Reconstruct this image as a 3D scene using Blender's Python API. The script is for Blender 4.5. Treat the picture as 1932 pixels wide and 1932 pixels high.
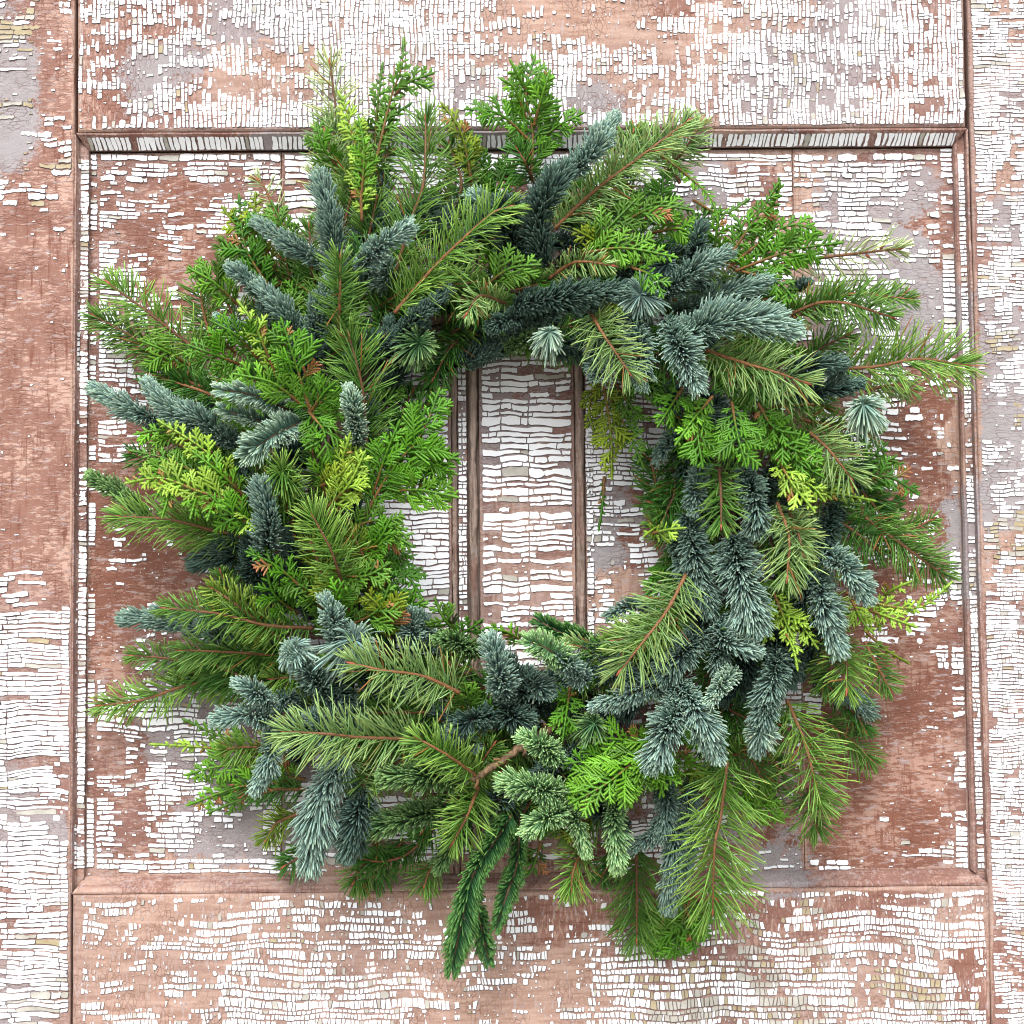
import bpy, math, random
import numpy as np
from mathutils import Vector, Matrix, noise, Euler

random.seed(7)
rng = np.random.default_rng(11)
for o in list(bpy.data.objects):
    bpy.data.objects.remove(o)
scene = bpy.context.scene
COL = scene.collection

# ------------------------------------------------------------------ camera
SC = 0.9 / 1932.0                 # metres per unit of the 1932-unit sketch frame
LENS, SENSOR = 56.0, 36.0
DIST = 0.9 * LENS / SENSOR
PITCH, ROLL = math.radians(3.3), math.radians(-0.5)
cam_data = bpy.data.cameras.new("camera")
cam_data.lens = LENS
cam_data.sensor_width = SENSOR
cam_data.clip_start = 0.05
cam_data.clip_end = 200.0
cam = bpy.data.objects.new("camera", cam_data)
COL.objects.link(cam)
BASE_Z = 1.45                     # height of the middle of the picture above the ground
cam.matrix_world = (Matrix.Translation((0, -DIST * math.cos(PITCH), BASE_Z - DIST * math.sin(PITCH)))
                    @ Matrix.Rotation(math.pi / 2 + PITCH, 4, 'X') @ Matrix.Rotation(ROLL, 4, 'Z'))
scene.camera = cam
CM = cam.matrix_world.copy()
CPOS = CM.translation

# ------------------------------------------------------------------ light
SUN_EL, SUN_ROT = math.radians(52), math.radians(200)
world = bpy.data.worlds.new("World")
scene.world = world
world.use_nodes = True
wn = world.node_tree.nodes
wl = world.node_tree.links
bg = wn['Background']
sky = wn.new('ShaderNodeTexSky')
sky.sky_type = 'NISHITA'
sky.sun_disc = False
sky.sun_elevation = SUN_EL
sky.sun_rotation = SUN_ROT
sky.air_density = 1.0
sky.dust_density = 4.0
sky.ozone_density = 1.0
hs = wn.new('ShaderNodeHueSaturation')        # overcast: the cloud layer takes most of the blue away
hs.inputs['Saturation'].default_value = 0.30
wl.new(sky.outputs[0], hs.inputs['Color'])
wl.new(hs.outputs[0], bg.inputs['Color'])
bg.inputs['Strength'].default_value = 0.15
sun_d = bpy.data.lights.new("sun", 'SUN')
sun_d.energy = 1.15
sun_d.angle = math.radians(26)
sun_d.color = (1.0, 0.975, 0.94)
sun = bpy.data.objects.new("sun", sun_d)
COL.objects.link(sun)
# the light falls from above, from the camera's side, a little from the left
sun_from = Vector((-0.12, -0.85, 1.0)).normalized()
sun.rotation_euler = sun_from.to_track_quat('Z', 'Y').to_euler()
sun.location = sun_from * 5
sky.sun_elevation = math.asin(sun_from.z)
sky.sun_rotation = math.atan2(sun_from.x, sun_from.y)

vs = scene.view_settings
vs.view_transform = 'Standard'
vs.look = 'None'
vs.gamma = 1.0
vs.exposure = 1.06
scene.render.engine = 'CYCLES'
scene.cycles.max_bounces = 6
scene.cycles.diffuse_bounces = 3
scene.cycles.transmission_bounces = 4
scene.cycles.filter_width = 1.05
scene.render.resolution_x = 1024
scene.render.resolution_y = 1024


def at(u, v, d=0.0):
    """point seen at sketch position (u, v), d metres in front of the door face"""
    k = SENSOR / LENS / 1932.0
    r = CM.to_3x3() @ Vector(((u - 966) * k, (966 - v) * k, -1.0))
    t = (-d - CPOS.y) / r.y
    return CPOS + r * t


# ------------------------------------------------------------------ helpers
def srgb(r, g, b):
    f = lambda c: (c / 255 / 12.92) if c / 255 <= 0.04045 else ((c / 255 + 0.055) / 1.055) ** 2.4
    return np.array((f(r), f(g), f(b)))


def build(name, V, polys, mats, parent=None, cols=None, midx=None, smooth=True, attr='tint'):
    """one mesh object from arrays; polys is a list of (k, n) index arrays of n-gons"""
    me = bpy.data.meshes.new(name)
    V = np.asarray(V, dtype=np.float32)
    me.vertices.add(len(V))
    me.vertices.foreach_set('co', V.ravel())
    loops = np.concatenate([np.asarray(p, dtype=np.int32).ravel() for p in polys])
    totals = np.concatenate([np.full(len(p), np.asarray(p).shape[1], dtype=np.int32) for p in polys])
    starts = np.concatenate([[0], np.cumsum(totals)[:-1]]).astype(np.int32)
    me.loops.add(len(loops))
    me.loops.foreach_set('vertex_index', loops)
    me.polygons.add(len(totals))
    me.polygons.foreach_set('loop_start', starts)
    me.polygons.foreach_set('loop_total', totals)
    for m in (mats if isinstance(mats, (list, tuple)) else [mats]):
        me.materials.append(m)
    if midx is not None:
        me.polygons.foreach_set('material_index', np.asarray(midx, dtype=np.int32))
    me.polygons.foreach_set('use_smooth', np.full(len(totals), smooth, dtype=bool))
    me.update(calc_edges=True)
    if cols is not None:
        a = me.color_attributes.new(attr, 'FLOAT_COLOR', 'POINT')
        c = np.ones((len(V), 4), dtype=np.float32)
        c[:, :3] = cols
        a.data.foreach_set('color', c.ravel())
    o = bpy.data.objects.new(name, me)
    COL.objects.link(o)
    if parent is not None:
        adopt(o, parent)
    return o


def adopt(o, parent):
    o.parent = parent
    top = parent
    loc = Vector((0, 0, 0))
    while top is not None and top.type == 'MESH':
        top = top.parent
    # only the empties carry a location; meshes under meshes share the same frame
    if parent.type == 'EMPTY':
        o.location = -parent.location


def thing(name, loc, label, cat):
    o = bpy.data.objects.new(name, None)
    o.empty_display_size = 0.1
    o.location = loc
    COL.objects.link(o)
    o['label'] = label
    o['category'] = cat
    return o


class NT:
    def __init__(s, name):
        s.m = bpy.data.materials.new(name)
        s.m.use_nodes = True
        s.n = s.m.node_tree.nodes
        s.l = s.m.node_tree.links
        s.b = s.n['Principled BSDF']

    def new(s, t, **kw):
        x = s.n.new(t)
        for k, v in kw.items():
            setattr(x, k, v)
        return x

    def noise(s, vec, scale, detail=4, rough=0.55, stretch=None, w=None):
        if stretch:
            mp = s.new('ShaderNodeMapping')
            mp.inputs['Scale'].default_value = stretch
            s.l.new(vec, mp.inputs['Vector'])
            vec = mp.outputs[0]
        x = s.new('ShaderNodeTexNoise')
        x.inputs['Scale'].default_value = scale
        x.inputs['Detail'].default_value = detail
        x.inputs['Roughness'].default_value = rough
        s.l.new(vec, x.inputs['Vector'])
        return x.outputs['Fac']

    def ramp(s, fac, stops):
        x = s.new('ShaderNodeValToRGB')
        e = x.color_ramp.elements
        while len(e) < len(stops):
            e.new(0.5)
        for i, (p, c) in enumerate(stops):
            e[i].position = p
            if isinstance(c, (int, float)):
                c = (c, c, c)
            e[i].color = (*c, 1)
        s.l.new(fac, x.inputs[0])
        return x.outputs[0]

    def mix(s, fac, a, b, mode='MIX'):
        x = s.new('ShaderNodeMix', data_type='RGBA', blend_type=mode)
        for sock, val in ((x.inputs[0], fac), (x.inputs[6], a), (x.inputs[7], b)):
            if hasattr(val, 'links'):
                s.l.new(val, sock)
            elif isinstance(val, (int, float)):
                sock.default_value = val if sock.type == 'VALUE' else (val, val, val, 1)
            else:
                sock.default_value = (*val, 1)
        return x.outputs[2]

    def math(s, op, a, b=0.0, clamp=False):
        x = s.new('ShaderNodeMath', operation=op, use_clamp=clamp)
        for sock, val in ((x.inputs[0], a), (x.inputs[1], b)):
            if hasattr(val, 'links'):
                s.l.new(val, sock)
            else:
                sock.default_value = val
        return x.outputs[0]

    def bump(s, h, strength, dist):
        x = s.new('ShaderNodeBump')
        x.inputs['Strength'].default_value = strength
        x.inputs['Distance'].default_value = dist
        s.l.new(h, x.inputs['Height'])
        s.l.new(x.outputs[0], s.b.inputs['Normal'])


def board_material(name, horizontal, lo, hi, scuff_amt):
    """terracotta paint worn to peach wood and grey primer; the tint attribute
    says where: R grey primer, G bare peach wood, B dirt between crackled paint"""
    t = NT(name)
    tc = t.new('ShaderNodeTexCoord').outputs['Object']
    at_ = t.new('ShaderNodeAttribute', attribute_name='tint')
    sep = t.new('ShaderNodeSeparateColor')
    t.l.new(at_.outputs['Color'], sep.inputs[0])
    R, G, B = sep.outputs[0], sep.outputs[1], sep.outputs[2]
    along = (0.12, 1, 1) if horizontal else (1, 1, 0.12)
    across = (1, 1, 0.25) if horizontal else (0.25, 1, 1)
    mott = t.noise(tc, 22, 5, 0.6)
    streak = t.noise(tc, 190, 5, 0.65, along)
    cross = t.noise(tc, 330, 5, 0.7, across)
    fine = t.noise(tc, 1500, 3, 0.6)
    terra = t.mix(t.ramp(mott, [(0.35, 0.0), (0.7, 1.0)]), tuple(srgb(*lo)), tuple(srgb(*hi)))
    # pale scuffs where the terracotta is rubbed through
    scuff_src = t.math('ADD', t.math('MULTIPLY', cross, 0.62), t.math('MULTIPLY', mott, 0.38))
    scuff = t.ramp(scuff_src, [(0.51, 0.0), (0.55, 1.0)])
    terra = t.mix(t.math('MULTIPLY', scuff, scuff_amt), terra, tuple(srgb(182, 152, 138)))
    terra = t.mix(t.ramp(streak, [(0.36, 0.85), (0.46, 0.0)]), terra, tuple(srgb(108, 64, 50)))
    peach = t.mix(t.ramp(streak, [(0.4, 0.0), (0.65, 1.0)]), tuple(srgb(148, 117, 102)), tuple(srgb(178, 150, 135)))
    grey = t.mix(t.ramp(fine, [(0.35, 0.0), (0.65, 1.0)]), tuple(srgb(122, 116, 118)), tuple(srgb(158, 154, 157)))
    pm = t.ramp(t.math('ADD', t.math('MULTIPLY', G, 0.62),
                       t.math('ADD', t.math('MULTIPLY', streak, 0.6), t.math('MULTIPLY', mott, 0.3))),
                [(0.70, 0.0), (0.80, 1.0)])
    gm = t.ramp(t.math('ADD', t.math('MULTIPLY', R, 0.62),
                       t.math('ADD', t.math('MULTIPLY', t.noise(tc, 420, 4, 0.7), 0.62), t.math('MULTIPLY', t.noise(tc, 110, 5, 0.7), 0.62))),
                [(0.93, 0.0), (1.03, 1.0)])
    c = t.mix(pm, terra, peach)
    c = t.mix(gm, c, grey)
    dirt = t.math('MULTIPLY', B, t.ramp(t.noise(tc, 420, 4, 0.6), [(0.3, 0.5), (0.6, 1.0)]))
    c = t.mix(dirt, c, tuple(srgb(126, 106, 103)))
    # fine checks running through the old undercoat
    vo = t.new('ShaderNodeTexVoronoi', feature='DISTANCE_TO_EDGE')
    mp = t.new('ShaderNodeMapping')
    mp.inputs['Scale'].default_value = (1.25, 1, 0.75) if horizontal else (0.6, 1, 1.5)
    t.l.new(tc, mp.inputs['Vector'])
    t.l.new(mp.outputs[0], vo.inputs['Vector'])
    vo.inputs['Scale'].default_value = 190
    vo.inputs['Randomness'].default_value = 0.75
    chk = t.ramp(vo.outputs['Distance'], [(0.0, 1.0), (0.07, 0.0)])
    chk = t.math('MULTIPLY', chk, t.ramp(t.noise(tc, 34, 3), [(0.42, 0.0), (0.56, 1.0)]))
    c = t.mix(t.math('MULTIPLY', chk, 0.5), c, tuple(srgb(104, 66, 54)))
    spk = t.ramp(t.noise(tc, 900, 2, 0.5), [(0.70, 0.0), (0.73, 1.0)])
    c = t.mix(t.math('MULTIPLY', spk, 0.8), c, tuple(srgb(220, 214, 210)))
    spk2 = t.ramp(t.noise(tc, 520, 3, 0.7), [(0.30, 1.0), (0.38, 0.0)])
    c = t.mix(t.math('MULTIPLY', spk2, 0.55), c, tuple(srgb(92, 70, 64)))
    spk3 = t.ramp(t.noise(tc, 260, 5, 0.75, across), [(0.56, 0.0), (0.61, 1.0)])
    c = t.mix(t.math('MULTIPLY', spk3, 0.6), c, tuple(srgb(160, 150, 150)))
    t.l.new(c, t.b.inputs['Base Color'])
    t.b.inputs['Roughness'].default_value = 0.72
    t.b.inputs['Specular IOR Level'].default_value = 0.3
    h = t.math('ADD', t.math('MULTIPLY', streak, 0.6), t.math('MULTIPLY', fine, 0.3))
    h = t.math('SUBTRACT', h, t.math('MULTIPLY', chk, 0.8))
    h = t.math('ADD', h, t.math('MULTIPLY', scuff, -0.25))
    t.bump(h, 0.8, 0.0006)
    return t.m


def wood_material(name):
    t = NT(name)
    tc = t.new('ShaderNodeTexCoord').outputs['Object']
    s1 = t.noise(tc, 260, 5, 0.6, (1, 1, 0.05))
    s2 = t.noise(tc, 26, 4, 0.6, (1, 1, 0.4))
    c = t.mix(t.ramp(s1, [(0.35, 0.0), (0.65, 1.0)]), tuple(srgb(104, 88, 80)), tuple(srgb(168, 148, 136)))
    c = t.mix(t.ramp(t.math('ADD', t.math('MULTIPLY', s2, 0.6), t.math('MULTIPLY', t.noise(tc, 300, 5, 0.7), 0.5)), [(0.56, 0.0), (0.62, 0.7)]), c, tuple(srgb(118, 84, 72)))
    c = t.mix(t.ramp(t.noise(tc, 70, 4), [(0.56, 0.0), (0.64, 0.8)]), c, tuple(srgb(128, 118, 112)))
    t.l.new(c, t.b.inputs['Base Color'])
    t.b.inputs['Roughness'].default_value = 0.8
    t.bump(s1, 0.8, 0.0008)
    return t.m


def paint_material(name, a, b, rough=0.55):
    t = NT(name)
    tc = t.new('ShaderNodeTexCoord').outputs['Object']
    n1 = t.noise(tc, 55, 4, 0.6)
    n2 = t.noise(tc, 700, 4, 0.65)
    c = t.mix(t.ramp(n1, [(0.35, 0.0), (0.68, 1.0)]), a, b)
    c = t.mix(t.ramp(n2, [(0.28, 0.35), (0.42, 0.0)]), c, tuple(np.array(a) * 0.55))
    t.l.new(c, t.b.inputs['Base Color'])
    t.b.inputs['Roughness'].default_value = rough
    t.b.inputs['Specular IOR Level'].default_value = 0.35
    t.bump(n2, 0.35, 0.0004)
    return t.m


def leaf_material(name, rough, transl, spec=0.4):
    t = NT(name)
    tc = t.new('ShaderNodeTexCoord').outputs['Object']
    a = t.new('ShaderNodeAttribute', attribute_name='tint').outputs['Color']
    n1 = t.noise(tc, 130, 3, 0.6)
    c = t.mix(t.ramp(n1, [(0.3, 0.0), (0.7, 1.0)]), (0.84, 0.86, 0.84), (1.12, 1.1, 1.06))
    c = t.mix(1.0, a, c, 'MULTIPLY')
    t.l.new(c, t.b.inputs['Base Color'])
    t.b.inputs['Roughness'].default_value = rough
    t.b.inputs['Specular IOR Level'].default_value = spec
    tr = t.new('ShaderNodeBsdfTranslucent')
    t.l.new(t.mix(1.0, c, (1.05, 1.15, 0.6), 'MULTIPLY'), tr.inputs['Color'])
    mx = t.new('ShaderNodeMixShader')
    mx.inputs[0].default_value = transl
    t.l.new(t.b.outputs[0], mx.inputs[1])
    t.l.new(tr.outputs[0], mx.inputs[2])
    t.l.new(mx.outputs[0], t.n['Material Output'].inputs['Surface'])
    return t.m


def bark_material(name):
    t = NT(name)
    tc = t.new('ShaderNodeTexCoord').outputs['Object']
    a = t.new('ShaderNodeAttribute', attribute_name='tint').outputs['Color']
    n = t.noise(tc, 420, 4, 0.65)
    c = t.mix(1.0, a, t.ramp(n, [(0.3, 0.55), (0.7, 1.35)]), 'MULTIPLY')
    t.l.new(c, t.b.inputs['Base Color'])
    t.b.inputs['Roughness'].default_value = 0.7
    t.bump(n, 0.7, 0.0008)
    return t.m


M_RAIL = board_material('worn_rail_paint', True, (118, 78, 64), (142, 103, 88), 0.6)
M_STILE = board_material('faded_stile_paint', False, (122, 85, 73), (144, 109, 97), 0.72)
M_PANEL = board_material('panel_board_paint', False, (110, 70, 56), (128, 87, 71), 0.5)
M_WOOD = wood_material('bare_moulding_wood')
M_WHITE = paint_material('crackled_white_paint', (0.76, 0.785, 0.82), (0.82, 0.84, 0.87))
M_GREY = paint_material('grey_weathered_paint', tuple(srgb(150, 147, 138)), tuple(srgb(176, 174, 166)))
M_SHADOW_RIM = paint_material('undercoat_shadow_rim', tuple(srgb(60, 52, 54)), tuple(srgb(104, 90, 90)), 0.8)  # undercoat tone darkened to stand in for shadow round the flakes
M_OCHRE = paint_material('ochre_stained_paint', tuple(srgb(146, 132, 100)), tuple(srgb(166, 158, 134)))
M_NEEDLE = leaf_material('needle', 0.5, 0.18, 0.25)
M_SCALE = leaf_material('cedar_scale', 0.45, 0.18)
M_BARK = bark_material('twig_bark')

# ------------------------------------------------------------------ where the paint is left (25 x 25 squares of the door)
DENS = [
    "6466787888775325558878897",
    "5475445498776777678888888",
    "4336788999887847788878899",
    "3389999999999898888889998",
    "4366366666666666666477696",
    "2165366666666666664486286",
    "0193255666666666666466377",
    "0094355666666666666586276",
    "0094455599999999666666365",
    "0074355599999999966665255",
    "0065455599889899966667243",
    "0053355599988997966664234",
    "0042355599998984566664425",
    "0033355599998834566665355",
    "6212455599998844566643466",
    "9836555599999954566633467",
    "9936555599999955566632169",
    "9977665566666655555521169",
    "9865666566666655552200069",
    "8767866666666655522200079",
    "7586655566666655522112079",
    "8874445522232554445555689",
    "8864567678667446676666968",
    "8957857777654448788888944",
    "8955578899634558998887975",
]
# under-layer: t terracotta, p bare peach wood, g grey primer, m grey and terracotta mixed
UNDER = [
    "mttttgggpppppppptpppggttp",
    "gttggpppppppppppppggggttp",
    "gttgtpppppggpggpppgggtttg",
    "gtttttggggggggggppppptttp",
    "mtttttttmmmmmmmmggtpgggtp",
    "tttttttmmmmmmmmmmmtpggmtg",
    "tttttttmmmmmmmmmmmtpgggtm",
    "tttttttmmmmmmmmmmmtpggggm",
    "tttttttmmmmgmmmmmmtpgggmg",
    "ttttttmmmmmgmmmmmmtttttmg",
    "ttttttmmmmmggmtmmmmttttpg",
    "ttttttmmmmmgmmgmmmmttttpg",
    "ttttttmmmmmmppgmmmmttttgg",
    "ttttttmmmmmmptgmmmmttttgp",
    "ttttttmmmmmmppppmmmttttgp",
    "tttmttmmmmmmppppmmmtttttm",
    "mttmggmmmmmmtppmmmmtttttm",
    "mttmggmmmmmmtppmmmmtttttt",
    "mttmggmmmmmmmpmmmmmmttttt",
    "gtttmgggmmmmmpmmmmmmttttt",
    "ggttggggmmmmmpmmmmmmttttt",
    "mpptppppppppptttttggtttpt",
    "tppppppppppptttpttttttppt",
    "mpppppppppppppptttttppptt",
    "gpppppppppppppppttppppptt",
]


def grid(tab, u, v, f):
    x = min(max(u / 1932 * 25 - 0.5, 0), 23.999)
    y = min(max(v / 1932 * 25 - 0.5, 0), 23.999)
    i, j = int(x), int(y)
    a, b = x - i, y - j
    return ((f(tab[j][i]) * (1 - a) + f(tab[j][i + 1]) * a) * (1 - b)
            + (f(tab[j + 1][i]) * (1 - a) + f(tab[j + 1][i + 1]) * a) * b)


def dens(u, v):
    return grid(DENS, u, v, lambda c: int(c) / 9)


def under(u, v):
    g = grid(UNDER, u, v, lambda c: {'g': 1.0, 'm': 0.5, 'p': 0.25}.get(c, 0.0))
    p = grid(UNDER, u, v, lambda c: {'p': 1.0, 'g': 0.15}.get(c, 0.0))
    return g, p


DOOR = thing('wooden_door', Vector((0, 0.02, BASE_Z - 0.55)),
             'old panelled wooden door with crackled white paint flaking off terracotta', 'door')
DOOR['kind'] = 'thing'
FACE, PANEL = 0.0, -0.016         # how far the rails and the recessed panel stand in front of the door face


class Patch:
    """a four-cornered piece of surface; corners TL TR BR BL as (u, v, d)"""
    def __init__(s, *c):
        s.c = c
        s.w = [at(*p) for p in c]
        s.W = ((Vector(c[1][:2]) - Vector(c[0][:2])).length + (Vector(c[2][:2]) - Vector(c[3][:2])).length) / 2
        s.H = ((Vector(c[3][:2]) - Vector(c[0][:2])).length + (Vector(c[2][:2]) - Vector(c[1][:2])).length) / 2
        s.n = (s.w[1] - s.w[0]).cross(s.w[3] - s.w[0]).normalized()
        if s.n.y > 0:
            s.n = -s.n

    def uv(s, a, b):
        c = s.c
        k = ((1 - a) * (1 - b), a * (1 - b), a * b, (1 - a) * b)
        return sum(k[i] * c[i][0] for i in range(4)), sum(k[i] * c[i][1] for i in range(4))

    def pos(s, a, b):
        return (s.w[0] * ((1 - a) * (1 - b)) + s.w[1] * (a * (1 - b)) + s.w[2] * (a * b) + s.w[3] * ((1 - a) * b))


def board(name, p, mat, thick=0.02, step=9.0, chamfer=2.2, rough=0.00025, label=None, drop=0.0016):
    """front sheet with worn, rounded long edges, closed by sides and back"""
    nx = max(2, int(p.W / step))
    ny = max(2, int(p.H / step))
    ex, ey = chamfer / p.W, chamfer / p.H
    A = [0, ex * 0.4, ex] + [ex + (1 - 2 * ex) * i / nx for i in range(1, nx)] + [1 - ex, 1 - ex * 0.4, 1]
    B = [0, ey * 0.4, ey] + [ey + (1 - 2 * ey) * i / ny for i in range(1, ny)] + [1 - ey, 1 - ey * 0.4, 1]
    V, C = [], []
    for j, b in enumerate(B):
        for i, a in enumerate(A):
            q = p.pos(a, b)
            u, v = p.uv(a, b)
            d = min(min(i, len(A) - 1 - i), min(j, len(B) - 1 - j))
            low = (drop, drop * 0.35, 0)[d] if d < 3 else 0
            if d < 4:
                low += 0.0012 * max(0, noise.noise(q * 60)) * (d < 3)
            q = q - p.n * (low - rough * noise.noise(q * 45) - rough * noise.noise(q * 14) * 1.5)
            V.append(q)
            g, w = under(u, v)
            wob = noise.noise(Vector((u / 40, v / 40, 3)))
            if d < 3:
                w, g = w + 0.6, g * 0.5            # worn through along the edges
            C.append((min(1, max(0, g + 0.25 * wob)), min(1, max(0, w - 0.25 * wob)),
                      max(0, dens(u, v) - 0.35) * 0.95))
    na, nb = len(A), len(B)
    idx = np.arange(na * nb).reshape(nb, na)
    F = np.stack([idx[:-1, :-1], idx[1:, :-1], idx[1:, 1:], idx[:-1, 1:]], -1).reshape(-1, 4)
    per = list(idx[0, :]) + list(idx[1:, -1]) + list(idx[-1, -2::-1]) + list(idx[-2:0:-1, 0])
    k0 = len(V)
    back = Vector((0, 1, 0)) * thick
    for i in per:
        V.append(V[i] + back)
        C.append(C[i])
    m = len(per)
    S = np.array([[per[i], per[(i + 1) % m], k0 + (i + 1) % m, k0 + i] for i in range(m)])
    Bk = np.array([[k0 + i for i in range(m)]])
    o = build(name, [tuple(x) for x in V], [F, S, Bk], mat, DOOR, np.array(C), smooth=False)
    if label:
        o['label'] = label
    return o


SHADOW_RIMS = {}      # undercoat rim round every flake, darkened and set low as its painted shadow
FLAKES = []     # (size, owner, verts, faces, material index) over the whole door


def erfp(x, s):
    return 0.5 * (1 + math.erf(x / (s * 1.41421)))


def flakes(owner, p, vertical, a, b, ragged=0.25, gap=1.3, warp=5.0, warp_f=0.012, aligned=None, dmul=1.0,
           dadd=0.0, band=(0.02, 0.05), thick=0.0006, curl=0.0007, margin=1.0, seed=0, rnd=0.9):
    """crackle a patch: strips of thickness a=(lo, hi) cut into lengths b=(lo, hi)"""
    R = random.Random(seed * 77 + 5)
    L, T = (p.H, p.W) if vertical else (p.W, p.H)        # along the strip, across the strips
    pos = []
    x = 0
    while aligned and x < L:
        x += R.uniform(*aligned)
        pos.append(x)
    off = Vector((seed * 13.7, seed * 5.1, 0))
    t = margin
    while t < T - margin:
        h = R.uniform(*a) if R.random() < 0.75 else R.uniform(a[0] * 0.7, a[1] * 1.25)
        if T - margin - t - h < a[0] * 0.6:
            h = T - margin - t
        cuts = [margin]
        s = margin
        for c in pos:
            if R.random() < 0.8 and margin < c < L - margin:
                cuts.append(c)
        s += R.uniform(0, b[1])
        while s < L - margin and b[0] < L * 0.8:
            cuts.append(s)
            s += R.uniform(*b) * (1.0 if R.random() < 0.8 else R.uniform(1.0, 1.7)) if R.random() > 0.2 else R.uniform(b[0] * 0.35, b[0])
        cuts.append(L - margin)
        cuts.sort()
        cc = [cuts[0]]
        for c in cuts[1:]:
            if c - cc[-1] > b[0] * 0.4:
                cc.append(c)
        cc[-1] = L - margin
        row_k = R.uniform(0.84, 1.10)
        slants = {c: R.uniform(-0.16, 0.16) for c in cc}
        for s0, s1 in zip(cc[:-1], cc[1:]):
            sm, tm = (s0 + s1) / 2, t + h / 2
            al, be = (tm / T, sm / L) if vertical else (sm / L, tm / T)
            u, v = p.uv(al, be)
            if u < -60 or u > 1992 or v < -60 or v > 1992:
                continue
            d = (dens(u, v) * dmul + dadd) * row_k
            if d <= 0.001 and dadd == 0.0:
                d = 0.02
            if d <= 0.001:
                continue
            q = Vector((u * band[0], v * band[1], 7.3)) + off
            nz = erfp(noise.noise(q) * 0.8 + noise.noise(q * 2.7) * 0.45 + noise.noise(q * 0.35) * 0.3, 0.33)
            chip = False
            if 0.68 * nz + 0.32 * R.random() > d * 0.90 - 0.02:
                if R.random() > 0.05 + 0.22 * min(1.0, d * 1.3):      # a crumb of paint left behind
                    continue
                chip = True
            # outline
            edge_wear = min(1.0, max(0.0, (d * 1.02 - nz) * 3))        # flakes near a bald spot are smaller
            g = gap * (0.7 + 0.6 * R.random()) * (1.0 + 0.9 * (1 - edge_wear))
            g = min(g, h * 0.3, (s1 - s0) * 0.3)
            w_, h_ = s1 - s0 - g, h - g
            if chip:
                kx, ky = R.uniform(0.18, 0.5), R.uniform(0.25, 0.6)
                sm += R.uniform(-0.3, 0.3) * w_
                tm += R.uniform(-0.2, 0.2) * h_
                w_, h_ = max(1.6, w_ * kx) if w_ < 16 else R.uniform(3, 9), max(1.8, h_ * ky)
            n_long = max(2, min(8, int(w_ / 3.6)))
            out = []
            rad = min(w_, h_) * R.uniform(0.05, 0.22)
            def seg(x0, y0, x1, y1, n):
                for i in range(n):
                    f = (i + 0.5) / n if n > 1 else 0.5
                    out.append((x0 + (x1 - x0) * f, y0 + (y1 - y0) * f))
            X0, X1, Y0, Y1 = -w_ / 2, w_ / 2, -h_ / 2, h_ / 2
            out.append((X0 + rad, Y0)); seg(X0 + rad, Y0, X1 - rad, Y0, n_long - 1); out.append((X1 - rad, Y0))
            out.append((X1, Y0 + rad)); out.append((X1, Y1 - rad))
            out.append((X1 - rad, Y1)); seg(X1 - rad, Y1, X0 + rad, Y1, n_long - 1); out.append((X0 + rad, Y1))
            out.append((X0, Y1 - rad)); out.append((X0, Y0 + rad))
            jit = ragged * (1.5 - edge_wear)
            pts = []
            for (x, y) in out:
                x += R.uniform(-1, 1) * jit * min(h_, 10) * 0.34
                y += R.uniform(-1, 1) * jit * min(h_, 10) * 0.34
                fx = (x + w_ / 2) / max(w_, 1e-6)
                x += y * (slants[s0] * (1 - fx) + slants[s1] * fx)
                y *= 0.86 + 0.42 * noise.noise(Vector(((sm + x) * 0.045, t * 3.1, 2.2)) + off)
                S_, T_ = sm + x, tm + y
                wq = Vector((S_ * warp_f, T_ * warp_f, 1.7)) + off
                T_ += warp * noise.noise(wq) + warp * 0.25 * noise.noise(wq * 4.3)
                S_ += warp * 0.4 * noise.noise(wq * 1.9 + Vector((9, 9, 9)))
                S_ = min(max(S_, 0.3), L - 0.3)
                T_ = min(max(T_, 0.3), T - 0.3)
                pts.append((T_ / T, S_ / L) if vertical else (S_ / L, T_ / T))
            k = len(pts)
            ca, cb = sum(q_[0] for q_ in pts) / k, sum(q_[1] for q_ in pts) / k
            cen = p.pos(ca, cb)
            size = w_ * h_
            cl = curl * 1.0 * R.uniform(0.1, 1.0) ** 2 * min(1.3, size / 160 + 0.4)
            th = thick * 0.75 * R.uniform(0.6, 1.4)
            tilt_dir = (R.uniform(-1, 1), R.uniform(0.2, 1.6))
            top, base = [], []
            for (aa, bb) in pts:
                w = p.pos(aa, bb)
                dx, dy = (aa - ca) * p.W / 8, (bb - cb) * p.H / 8
                lift = cl * max(0.0, 0.35 + 0.5 * (dx * tilt_dir[0] + dy * tilt_dir[1]))
                top.append(w + p.n * (th + lift))
                base.append(cen + (w - cen) * 0.93 - p.n * 0.0002)
            # colour of this flake
            f1 = noise.noise(Vector((u / 90, v / 90, 20)))
            mi = 0
            if ((u < 150 and v < 330) or (u > 1830 and 640 < v < 1120) or (1640 < u < 1780 and v > 1830)
                    or (1180 < u < 1560 and v > 1690)):
                grey_zone = 1180 < u < 1600 and v > 1690
                if grey_zone:
                    mi = 1 if f1 > -0.08 and R.random() < 0.7 else (2 if R.random() < 0.15 else 0)
                elif f1 > 0.12:
                    mi = 2 if R.random() < 0.4 else (1 if R.random() < 0.6 else 0)
            elif R.random() < 0.05:
                mi = 1
            elif R.random() < 0.006:
                mi = 2
            V = base + top + [cen + p.n * (th * 0.9)]
            F4 = [[i, (i + 1) % k, k + (i + 1) % k, k + i] for i in range(k)]
            F3 = [[k + i, k + (i + 1) % k, 2 * k] for i in range(k)]
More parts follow.
